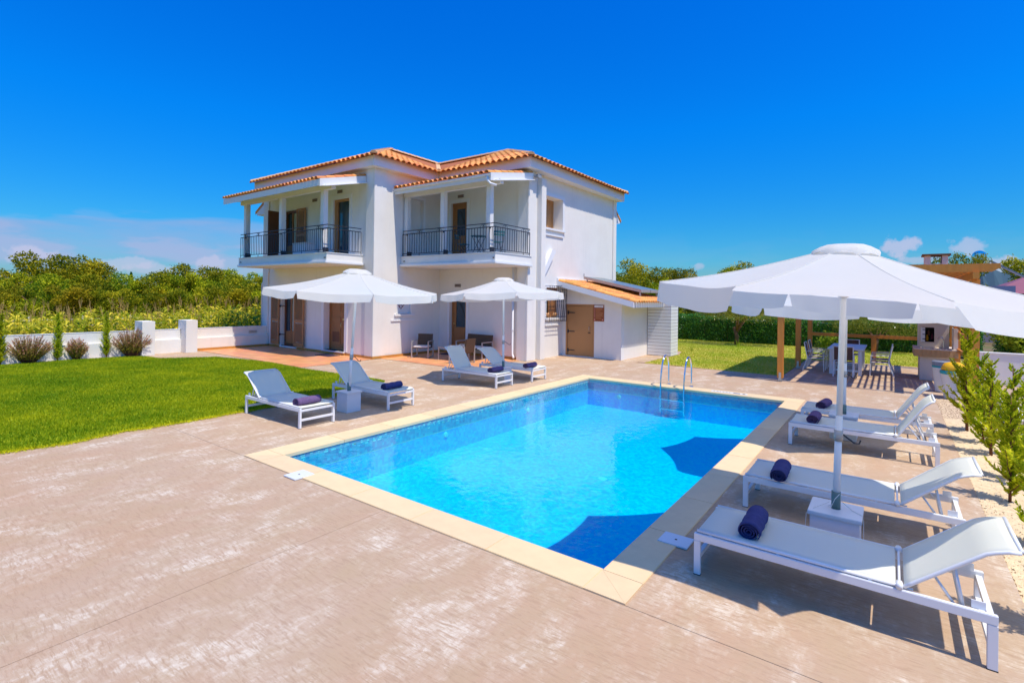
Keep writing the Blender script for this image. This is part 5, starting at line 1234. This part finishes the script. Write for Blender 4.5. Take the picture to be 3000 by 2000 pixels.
q.build('chimney', 'bbq', bq); MB().box(X0-.40, -1.36, 3.661, X0+.30, -.70, 3.71).build('chimney_cap', 'bark', bq)
MB().box(19.42, -1.52, .931, X0-.001, -1.42, 1.55).build('side_screen', 'bbq', bq)
MB().tube([(19.72, -1.22, .93), (19.72, -1.22, 1.18), (19.70, -1.19, 1.25), (19.66, -1.12, 1.26), (19.63, -1.08, 1.21)], .014, 8).build('tap', 'chrome', bq)
MB().box(19.5, -1.05, .931, 19.85, -.72, .94).build('sink_rim', 'chrome', bq)
# bins
def bin_(x, y, s, label, bag):
    t = empty('waste_bin', (x, y, 0), 0, label, 'bin', 'waste bins by the barbecue')
    MB().lathe([(.17*s, 0), (.175*s, .05), (.225*s, .58*s), (.235*s, .60*s)], 24).build('bin_body', 'bin_w', t, smooth=True)
    if bag:
        MB().lathe([(.24*s, .585*s), (.25*s, .60*s), (.25*s, .66*s), (.20*s, .67*s)], 24).build('bin_rim', 'teal', t)
        b = MB(); b.lathe([(.22*s, .665*s), (.235*s, .72*s), (.19*s, .82*s), (.09*s, .86*s), (.01, .86*s)], 18); o = b.build('yellow_bag', 'yellow', t, smooth=True)
        for v in o.data.vertices: v.co += Vector((random.uniform(-.012, .012), random.uniform(-.012, .012), random.uniform(-.02, .02)))
    else:
        MB().lathe([(.235*s, .60*s), (.24*s, .64*s), (.23*s, .645*s)], 24).build('bin_rim', 'teal', t); MB().lathe([(.235*s, .646*s), (.24*s, .74*s), (.21*s, .76*s)], 24).build('bin_lid', 'grey_lid', t)
bin_(17.15, -1.08, 1.05, 'white bin with grey lid beside the barbecue', False); bin_(16.15, -1.18, 1.0, 'white bin with teal rim and bulging yellow bag', True)

# ------------------------------------------------------------------ vegetation
def crown_mesh(name, blobs, n, size, m, seed, aspect=.45, shell=.55, flat=.2):
    rg = np.random.default_rng(seed); B = np.array(blobs); vol = B[:, 3]*B[:, 4]*B[:, 5]; pr_ = vol**.75; pr_ /= pr_.sum()
    idx = rg.choice(len(B), n, p=pr_); u = rg.normal(size=(n, 3)); u /= np.linalg.norm(u, axis=1, keepdims=True)
    lump = 1+.22*np.sin(u[:, 0]*7+idx*1.7)*np.sin(u[:, 2]*6+idx)+.12*rg.normal(size=n)
    r = (shell+(1-shell)*rg.random(n)**.6)*lump
    P = B[idx, :3]+u*B[idx, 3:6]*r[:, None]
    v, f = leaf_quads(P, size, aspect, flat, rg=rg)
    return npmesh(name, v, f, m, np.repeat(np.clip(rg.normal(.35, .3, n)+.12*rg.normal(size=len(B))[idx]*2, -.3, 1.1), 4), link=False)
def rand_blobs(rg, n, R_, H_, z0, s):
    out = []
    for i in range(n):
        a = rg.uniform(0, 6.28); rr = R_*math.sqrt(rg.random())*(.85); z = z0+H_*rg.random(); k = s*rg.uniform(.6, 1.1)*(1.15-.5*abs((z-z0)/H_-.35))
        out.append((rr*math.cos(a), rr*math.sin(a), z, k, k, k*.8))
    return out
rgp = random.Random(5)
crownL = [crown_mesh('crown', rand_blobs(rgp, 34, 2.5, 2.9, .5, .68), 17000, .16, 'leaf_orchard', 11+i, .42) for i in range(4)]
def trunk_mesh(name, h, r, seed, spread=1.0, m='bark'):
    rg = random.Random(seed); b = MB(); pts = [(0, 0, 0), (rg.uniform(-.08, .08), rg.uniform(-.08, .08), h*.5), (rg.uniform(-.15, .15), rg.uniform(-.15, .15), h)]
    b.tube(pts, [r, r*.8, r*.6], 8)
    for k in range(5):
        a = rg.uniform(0, 6.28); d = spread*rg.uniform(.6, 1.2); z = h*(.6+.08*k)
        b.tube([(0, 0, z), (math.cos(a)*d*.5, math.sin(a)*d*.5, z+d*.6), (math.cos(a)*d, math.sin(a)*d, z+d*1.2)], [r*.5, r*.35, r*.15], 6)
    o = b.build(name, m, None, smooth=True); me = o.data; D.objects.remove(o); return me
trk = [trunk_mesh('trunk', 1.3, .13, i, 1.3) for i in range(2)]
def tree(loc, s, cm, tmsh, label, group, sz=1.0, name='orchard_tree', rz=None, cat='tree'):
    t = empty(name, loc, rgp.uniform(0, 6.28) if rz is None else rz, label, cat, group); t.scale = (s, s, s*sz)
    o = D.objects.new('trunk', tmsh); C.objects.link(o); o.parent = t
    o = D.objects.new('crown', cm); C.objects.link(o); o.parent = t
    return t
ORD = 'first second third fourth fifth sixth seventh eighth ninth tenth eleventh twelfth'.split()
rows = [(10.2, 51.0, 1.0), (12.2, 48.5, 1.05), (14.2, 46.6, 1.0), (16.3, 45.0, .98), (18.2, 43.2, 1.05), (20.0, 41.3, 1.08), (21.8, 39.6, 1.03), (23.6, 38.0, 1.0), (25.4, 36.4, 1.05), (8.2, 53.5, 1.0), (6.0, 55, 1.0)]
glab = 'bushy orchard trees in a row behind the maize field'
for i, (x, y, s) in enumerate(rows):
    tree((x*.80, y*.80, -.08), s*.78, crownL[i % 4], trk[i % 2], 'bushy orchard tree of the front row behind the maize, %s from the left' % ORD[[q[0]/q[1] for q in sorted(rows, key=lambda q: q[0]/q[1])].index(x/y)], glab, .92)
backrow = [(9.0, 54, 1.25), (11.5, 52.5, 1.15), (15.0, 50, 1.2), (17.5, 49.5, 1.25), (20.2, 49.4, 1.32), (22.5, 46.5, 1.25), (25, 45, 1.2), (27, 42.5, 1.15), (7, 56, 1.2), (13.4, 51.5, 1.15), (18.9, 48, 1.15), (5, 58, 1.1)]
for i, (x, y, s) in enumerate(backrow):
    tree((x, y, -.08), s*.86, crownL[(i+2) % 4], trk[i % 2], 'taller orchard tree of the back row, %s from the left' % ORD[[q[0]/q[1] for q in sorted(backrow, key=lambda q: q[0]/q[1])].index(x/y)], 'orchard trees of the back row', 1.0)
for (x, y, s, lab) in ((12.5, 59.2, 1.5, 'tall round tree rising above the orchard at far left'), (14.9, 61.5, 1.36, 'second tall round tree above the orchard, right of the tallest'), (20.3, 51.2, 1.3, 'airy tree rising above the orchard left of the villa'), (23.2, 51.0, 1.22, 'leafy tree crown nearest the left corner of the villa')):
    tree((x, y, -.08), s, crownL[1], trk[0], lab, None, 1.0, 'tall_tree')
# thin cypress in the distance
def cypress(loc, h, w, label):
    P = np.random.default_rng(3).random((1500, 3)); a = P[:, 0]*6.28; z = P[:, 1]*h; r = w*(1-(z/h))**.7*P[:, 2]**.4
    v, f = leaf_quads(np.stack([r*np.cos(a), r*np.sin(a), z], 1), .25, .5); t = empty('cypress', loc, 0, label, 'tree')
    npmesh('crown', v, f, 'leaf_hedge', tones(1500, -.3, .3), parent=t); MB().tube([(0, 0, -.1), (0, 0, h*.6)], .08, 6).build('trunk', 'bark', t)
cypress((21.7, 70.6, 0), 4.5, .6, 'thin dark cypress on the skyline left of the villa')
# right side trees
crownR = [crown_mesh('crown', rand_blobs(rgp, 20, 2.0, 3.2, 1.3, .8), 14000, .16, 'leaf_orchard', 31+i, .42) for i in range(3)]
for i, (x, y, s, lab) in enumerate([(35.6, 15.8, 1.08, 'leafy tree directly right of the villa corner'), (40.0, 16.0, 1.0, 'dense dark green tree behind the shed solar panel'), (38.6, 14.1, .78, 'yellow green bushy tree behind the shed roof'),
        (53.5, 20.0, 1.12, 'pale green tree on the right skyline, left of its pair'), (51.3, 17.6, 1.12, 'pale green tree on the right skyline beside the large parasol'),
        (47.9, 10.9, 1.08, 'tree top poking above the left slope of the large parasol'), (48.9, 9.2, 1.16, 'tree tip showing above the large parasol'),
        (39.6, -3.15, .66, 'tree crown beside the barbecue chimney'), (62.5, -9.4, 1.25, 'dark tree at the right edge beyond the maroon roof')]):
    tree((x, y, 0), s, crownR[i % 3], trk[i % 2], lab, None, 1.0, 'broadleaf_tree').scale.z *= (1.62 if s == .66 else 1.0)
hrow = [(36.5, 11.5), (38.0, 8.5), (39.5, 6.0), (41.0, 3.5), (42.5, 1.0), (36, 13.5), (43.5, -1.5), (33.5, 9.8), (34.5, 5.0), (35.0, 1.5)]
for i, (x, y) in enumerate(hrow):
    tree((x, y, 0), .62, crownR[(i+1) % 3], trk[i % 2], 'yellow green tree just behind the long hedge, %s from the left' % ORD[[q[0]/q[1] for q in sorted(hrow, key=lambda q: q[0]/q[1])].index(x/y)], 'trees behind the long hedge', .8, 'broadleaf_tree')
ol = tree((27.6, 6.3, 0), .95, crown_mesh('crown', [(.0, .1, 2.2, 1.5, 1.7, .8), (-.4, 1.0, 2.0, 1.1, 1.2, .7), (.2, -1.3, 2.0, 1.1, 1.3, .75), (-.6, -.2, 1.75, .9, 1.2, .5), (0, -2.4, 1.9, .8, .9, .6)], 13000, .10, 'leaf_olive', 77, .3, flat=0), trunk_mesh('trunk', .95, .12, 9, 1.0), 'olive tree with forked trunk in front of the long hedge', None, 1.0, 'olive_tree', 0)
tree((28.2, .6, 0), .8, crown_mesh('crown', [(0, .1, 1.9, 1.3, 1.5, .8), (-.2, 1.2, 1.7, 1.0, 1.0, .7), (.1, -1.2, 1.6, 1.0, 1.1, .8)], 9000, .10, 'leaf_olive', 78, .3), trunk_mesh('trunk', .8, .10, 4, .8), 'olive tree behind the dining table by the hedge', None, 1.0, 'olive_tree', 0)

def hedge(name, x0, y0, x1, y1, h, label, n, m='leaf_hedge', size=.075, z0=0.0):
    t = empty(name, ((x0+x1)/2, (y0+y1)/2, z0), 0, label, 'hedge'); rg = np.random.default_rng(int(abs(x0*7+y0)))
    w, d = (x1-x0)/2, (y1-y0)/2
    a = np.array([2*d*h, 2*w*h, 2*w*2*d*.6, 2*w*h]); pr_ = a/a.sum(); k = rg.choice(4, n, p=pr_); u = rg.uniform(-1, 1, n); q = rg.random(n)
    P = np.zeros((n, 3)); P[k == 0] = np.stack([np.full((k == 0).sum(), -w), u[k == 0]*d, q[k == 0]*h], 1); P[k == 1] = np.stack([u[k == 1]*w, np.full((k == 1).sum(), -d), q[k == 1]*h], 1)
    P[k == 2] = np.stack([u[k == 2]*w, (2*q[k == 2]-1)*d, np.full((k == 2).sum(), h)], 1); P[k == 3] = np.stack([u[k == 3]*w, np.full((k == 3).sum(), d), q[k == 3]*h], 1)
    P += rg.normal(size=(n, 3))*.05; P[:, 2] += .05*np.sin(P[:, 1]*1.7)+.04*np.sin(P[:, 1]*5.1); P[:, 0] += .05*np.sin(P[:, 1]*3.3+P[:, 2]*4)
    v, f = leaf_quads(P, size, .55, rg=rg); npmesh('foliage', v, f, m, np.repeat(np.clip(rg.normal(.35, .3, n), -.2, 1), 4), parent=t)
    MB().box(-w+.12, -d+.1, 0, w-.12, d-.1, h-.14).build('inner_growth', 'leaf_hedge', t)
    for s in range(int(2*d/1.2)): MB().tube([(-w+.10, -d+.5+s*1.2, 0), (-w+.10, -d+.5+s*1.2, h*.7)], .02, 5).build('stem', 'bark', t)
hedge('clipped_hedge', 29.0, -3.0, 30.0, 12.5, 1.32, 'long clipped dark green hedge across the back lawn', 42000)
hedge('clipped_hedge', 20.9, -15, 21.8, -2.6, 1.72, 'dark glossy hedge behind the white driveway wall at right', 30000, size=.07)
def bush(loc, s, n, m, size, label, group=None, seed=1, name='shrub', blobs=None):
    t = empty(name, loc, 0, label, 'shrub', group)
    cm = crown_mesh('foliage', blobs or [(0, 0, .5*s, .5*s, .5*s, .5*s), (.25*s, .2*s, .8*s, .3*s, .3*s, .3*s), (-.2*s, -.3*s, .6*s, .35*s, .35*s, .35*s)], n, size, m, seed, .6)
    o = D.objects.new('foliage', cm); C.objects.link(o); o.parent = t
    for k in range(4): a = k*1.6; MB().tube([(0, 0, 0), (math.cos(a)*.2*s, math.sin(a)*.2*s, .5*s)], .014, 5).build('stem', 'bark', t)
bush((20.75, -2.75, .0), 1.35, 2600, 'leaf_bush', .10, 'bright leafy bush growing before the dark hedge at right', seed=3, blobs=[(0, 0, 1.5, .35, .5, .35), (0, .1, 1.9, .22, .22, .25), (0, -.3, 1.15, .3, .45, .3), (0, -.6, .95, .25, .3, .2), (0, .45, 1.75, .2, .25, .15)])
bush((22.9, 1.8, 0), 1.0, 1800, 'leaf_bush', .09, 'light green shrub by the back pergola post', seed=5)
for i, (x, y) in enumerate(((20.5, 7.0), (24.1, 5.9), (25.2, 3.2))):
    t = empty('dry_seedling', (x+2.2, y, 0), 0, ('small dry tuft on the lawn beside the slatted enclosure', 'small dry tuft in the middle of the back lawn', 'small dry tuft near the pergola on the back lawn')[i], 'plant')
    b = MB()
    for k in range(14): a = rgp.uniform(0, 6.28); r = rgp.uniform(.03, .16); b.tube([(0, 0, 0), (math.cos(a)*r, math.sin(a)*r, rgp.uniform(.15, .4))], [.006, .003], 4)
    b.build('stems', 'leaf_straw', t)

# conifers: upright branches carrying flat feathery sprays
def conifer_mesh(seed, h, w, nb, spray, m='leaf_conifer'):
    rg = np.random.default_rng(seed); Ps = []; Ds = []; Sz = []; stems = MB()
    for i in range(nb):
        z0 = h*(.04+.90*(i/nb)**1.05); a = rg.uniform(0, 2*np.pi); frac = z0/h
        ln = w*(1.12-frac)**.75*rg.uniform(.65, 1.2)*(1.0 if frac > .12 else .75); rise = rg.uniform(.55, 1.1)
        d0 = np.array([np.cos(a), np.sin(a), rise]); d0 /= np.linalg.norm(d0); k = 7; p = np.array([0, 0, z0]); path = [p]
        for s in range(k):
            d0 = d0+np.array([0, 0, .10])+rg.normal(size=3)*.05; d0 /= np.linalg.norm(d0); p = p+d0*ln/k; path.append(p)
        if i % 3 == 0: stems.tube([tuple(q) for q in path], [.008*(1-j/(k+1))+.002 for j in range(k+1)], 4, cap=False)
        side = np.cross(d0, [0, 0, 1]); side /= np.linalg.norm(side)+1e-9
        for j in range(1, k+1):
            m_ = int(spray*(1.15-.4*j/k))
            for q in range(m_):
                t = rg.random(); base = path[j-1]*(1-t)+path[j]*t; sgn = rg.choice((-1, 1)); dd = d0*.9+side*sgn*rg.uniform(.3, 1.0)+rg.normal(size=3)*.25; dd /= np.linalg.norm(dd)
                L = ln*.26*(1.2-.8*j/k)*rg.uniform(.5, 1.1)+.02; Ps.append(base+dd*L*.5); Ds.append(dd); Sz.append(L)
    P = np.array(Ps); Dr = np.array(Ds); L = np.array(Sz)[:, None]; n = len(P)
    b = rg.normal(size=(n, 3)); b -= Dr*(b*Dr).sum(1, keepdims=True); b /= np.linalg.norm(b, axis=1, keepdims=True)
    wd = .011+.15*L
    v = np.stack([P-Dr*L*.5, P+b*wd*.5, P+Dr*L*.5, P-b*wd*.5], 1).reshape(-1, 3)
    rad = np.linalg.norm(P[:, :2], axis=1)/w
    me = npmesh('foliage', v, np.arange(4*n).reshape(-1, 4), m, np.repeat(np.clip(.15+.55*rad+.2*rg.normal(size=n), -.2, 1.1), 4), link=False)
    so = stems.build('branches', 'twig'); sm = so.data; D.objects.remove(so); return me, sm
def conifer(loc, mesh, s, rz, label, h, group, name='conifer', lean=(0, 0)):
    t = empty(name, loc, rz, label, 'conifer', group); t.rotation_euler = (lean[0], lean[1], rz); t.scale = (s, s, s)
    for nm, me in (('foliage', mesh[0]), ('branches', mesh[1])):
        o = D.objects.new(nm, me); C.objects.link(o); o.parent = t
    MB().tube([(0, 0, -.05), (.01, .02, h*.5), (0, 0, h*.97)], [.024, .016, .005], 7).build('trunk', 'twig', t, smooth=True)
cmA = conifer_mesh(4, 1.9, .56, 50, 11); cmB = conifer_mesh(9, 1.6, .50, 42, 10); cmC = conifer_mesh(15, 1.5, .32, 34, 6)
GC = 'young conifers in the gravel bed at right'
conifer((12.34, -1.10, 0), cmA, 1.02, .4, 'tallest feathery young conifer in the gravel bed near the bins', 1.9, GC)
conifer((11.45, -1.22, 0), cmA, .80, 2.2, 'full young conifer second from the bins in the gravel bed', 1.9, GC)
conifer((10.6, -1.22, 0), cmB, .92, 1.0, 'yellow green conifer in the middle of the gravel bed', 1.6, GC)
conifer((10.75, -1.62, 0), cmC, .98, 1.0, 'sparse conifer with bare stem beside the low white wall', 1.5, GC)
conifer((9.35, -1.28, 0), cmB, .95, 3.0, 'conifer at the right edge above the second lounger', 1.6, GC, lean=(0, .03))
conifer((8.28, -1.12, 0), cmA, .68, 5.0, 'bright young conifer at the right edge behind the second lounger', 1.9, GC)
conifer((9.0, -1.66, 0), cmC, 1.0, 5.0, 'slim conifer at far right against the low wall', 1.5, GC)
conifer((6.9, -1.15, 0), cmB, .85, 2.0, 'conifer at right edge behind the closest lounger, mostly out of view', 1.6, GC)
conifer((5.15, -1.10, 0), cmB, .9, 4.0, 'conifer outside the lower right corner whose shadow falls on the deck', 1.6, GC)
# plants along the left wall
GL = 'columnar conifers by the left garden wall'
cmL = conifer_mesh(21, 1.95, .34, 120, 6)
for (x, y, lab) in ((3.38, 21.72, 'columnar conifer cut by the left edge of the picture'), (4.72, 21.78, 'columnar conifer between the two left plum shrubs'), (6.0, 21.75, 'columnar conifer left of the right plum shrub')):
    conifer((x, y, 0), cmL, .84, x, lab, 1.95, GL, 'columnar_conifer')
def plum(loc, w, h, seed, label):
    rg = np.random.default_rng(seed); t = empty('plum_shrub', loc, 0, label, 'shrub', 'reddish shrubs by the left garden wall'); b = MB(); Ps = []; Dr = []; L = []; tn = []
    for i in range(int(190*w)):
        a = rg.uniform(0, 6.28); r = w*.5*rg.uniform(.1, 1)**.6; hh = h*(1-.45*(r/(w*.5))**2)*rg.uniform(.75, 1.1); p0 = np.array([r*.2*np.cos(a), r*.2*np.sin(a), 0]); p2 = np.array([r*np.cos(a), r*np.sin(a), hh]); p1 = (p0+p2)/2+np.array([r*.25*np.cos(a), r*.25*np.sin(a), 0])*-.3
        b.tube([p0, p1, p2], [.006, .004, .002], 4, cap=False)
        for k in range(26):
            u = rg.uniform(.25, 1.0); p = p1+(p2-p1)*((u-.5)*2) if u > .5 else p0+(p1-p0)*(u*2); d = (p2-p0)/np.linalg.norm(p2-p0)+rg.normal(size=3)*.6; d /= np.linalg.norm(d); Ps.append(p+d*.02); Dr.append(d); L.append(.035+.02*rg.random()); tn.append(u*.95-.40+.22*rg.normal())
    v, f = leaf_quads(np.array(Ps), .05, .35, dirs=np.array(Dr), rg=rg); npmesh('foliage', v, f, 'leaf_red', np.repeat(np.clip(tn, -.2, 1.1), 4), parent=t); b.build('stems', 'twig', t)
plum((4.02, 21.72, 0), 1.25, .92, 1, 'wide reddish shrub at the far left of the garden wall'); plum((5.18, 21.75, 0), .72, .72, 2, 'smallest reddish shrub between the two columnar conifers'); plum((6.68, 21.60, 0), 1.25, 1.02, 3, 'fullest reddish shrub beside the first wall pier')

# maize field
def maize():
    rg = np.random.default_rng(12); V = []; F = []; T = []; o = 0; V2 = []; F2 = []; o2 = 0
    for row in range(13):
        y = 22.9+row*.72; x = 2.5+row*.15
        while x < 15+row*.6:
            x += rg.uniform(.22, .42); yy = y+rg.normal()*.08; H_ = rg.uniform(1.15, 1.6)+(.2 if rg.random() < .15 else 0)+max(0, (x-8))*.045
            nleaf = rg.integers(7, 11)
            for k in range(nleaf):
                z = H_*(.22+.72*k/nleaf); a = rg.uniform(0, 6.28); L = rg.uniform(.45, .80)*(1.1-.35*k/nleaf); dx, dy = math.cos(a), math.sin(a); w = .040; px_, py_ = -dy*w, dx*w; pts = []
                droop = rg.uniform(.5, 1.1)
                for j, u in enumerate((0, .35, .7, 1)):
                    xx = x+dx*L*u; y2 = yy+dy*L*u; zz = z+L*(.75*u-droop*u*u*.95); ww = (1, 1.15, .8, .05)[j]; pts += [(xx-px_*ww, y2-py_*ww, zz), (xx+px_*ww, y2+py_*ww, zz)]
                V += pts; F += [(o, o+1, o+3, o+2), (o+2, o+3, o+5, o+4), (o+4, o+5, o+7, o+6)]; o += 8; T += [rg.normal(.30, .55)]*8
            for s in ((.014, 0), (0, .014)): V += [(x-s[0], yy-s[1], 0), (x+s[0], yy+s[1], 0), (x+s[0]*.4, yy+s[1]*.4, H_), (x-s[0]*.4, yy-s[1]*.4, H_)]; F.append((o, o+1, o+2, o+3)); o += 4; T += [.3]*4
            if rg.random() < .28:
                for k in range(rg.integers(3, 6)):
                    a = rg.uniform(0, 6.28); q = rg.uniform(.03, .14); q2 = rg.uniform(.18, .40); V2 += [(x-.006, yy, H_-.05), (x+.006, yy, H_-.05), (x+math.cos(a)*q+.005, yy+math.sin(a)*q, H_+q2), (x+math.cos(a)*q-.005, yy+math.sin(a)*q, H_+q2)]; F2.append((o2, o2+1, o2+2, o2+3)); o2 += 4
    a = npmesh('maize_plants', V, F, 'leaf_corn', np.clip(T, -.2, 1.2)); b = npmesh('maize_tassels', V2, F2, 'leaf_tassel', np.full(len(V2), .4)); a['kind'] = 'stuff'; b['kind'] = 'stuff'
    for q in (a, b): q.location = (0, 0, -.08)
maize()
# pale rail fence seen through the maize
fe = empty('field_fence', (0, 0, 0), 0, 'pale rail fence standing behind the maize plants', 'fence')
for z in (.55, .85): MB().box(2, 32.6, z, 24, 32.64, z+.06).build('rail', 'cushion', fe)
for k in range(12): MB().box(2+k*2, 32.65, -.1, 2.08+k*2, 32.73, 1.05).build('post', 'cushion', fe)

# ------------------------------------------------------------------ neighbouring houses at right
nb = empty('neighbour_house', (0, 0, 0), 0, 'neighbouring house with maroon roof seen under the large parasol', 'house')
MB().box(46, -22, 0, 54, -5.2, 2.35).build('wall', 'neigh', nb)
MB().add([(45.2, -23, 2.9), (45.2, -5.0, 2.9), (54.8, -5.0, 2.9), (54.8, -23, 2.9), (49.5, -21, 4.25), (49.5, -7.6, 4.25)], [(0, 1, 5, 4), (1, 2, 5), (2, 3, 4, 5), (3, 0, 4)]).build('roof', 'neigh_roof', nb)
MB().box(45.9, -9.8, 1.15, 45.99, -6.3, 2.0).build('window', 'recess_shade', nb)
nw = empty('boundary_wall', (0, 0, 0), 0, 'taupe wall in front of the neighbouring house', 'wall'); MB().box(40.0, -16, 0, 40.2, -2.6, 1.35).build('wall_body', 'neigh_wall', nw)
wh = empty('solar_water_heater', (42.8, -4.3, 0), R(-6), 'shiny round solar water tank above the pergola beam at right', 'water heater')
MB().box(-.8, -1.6, 0, 3.0, 2.0, 3.3).build('roof_plinth', 'neigh', wh)
b = MB(); b.tube([(-.62, 0, 5.1), (-.60, 0, 5.1), (.75, 0, 5.1)], [.2, .36, .36], 20); b.build('tank', 'chrome', wh, smooth=False)
for s in (-.4, .4): MB().tube([(s, -.3, 3.9), (s, 0, 4.9)], .03, 6).build('bracket', 'galv', wh); MB().tube([(s, .3, 3.9), (s, 0, 4.9)], .03, 6).build('bracket', 'galv', wh)
MB().add([(-.2, -.5, 4.9), (.8, -.5, 4.9), (.8, -2.6, 3.5), (-.2, -2.6, 3.5), (-.2, -.5, 4.8), (.8, -.5, 4.8), (.8, -2.6, 3.4), (-.2, -2.6, 3.4)], [(0, 1, 2, 3), (7, 6, 5, 4), (0, 3, 7, 4), (1, 5, 6, 2), (0, 4, 5, 1), (3, 2, 6, 7)]).build('collector', 'alu', wh)
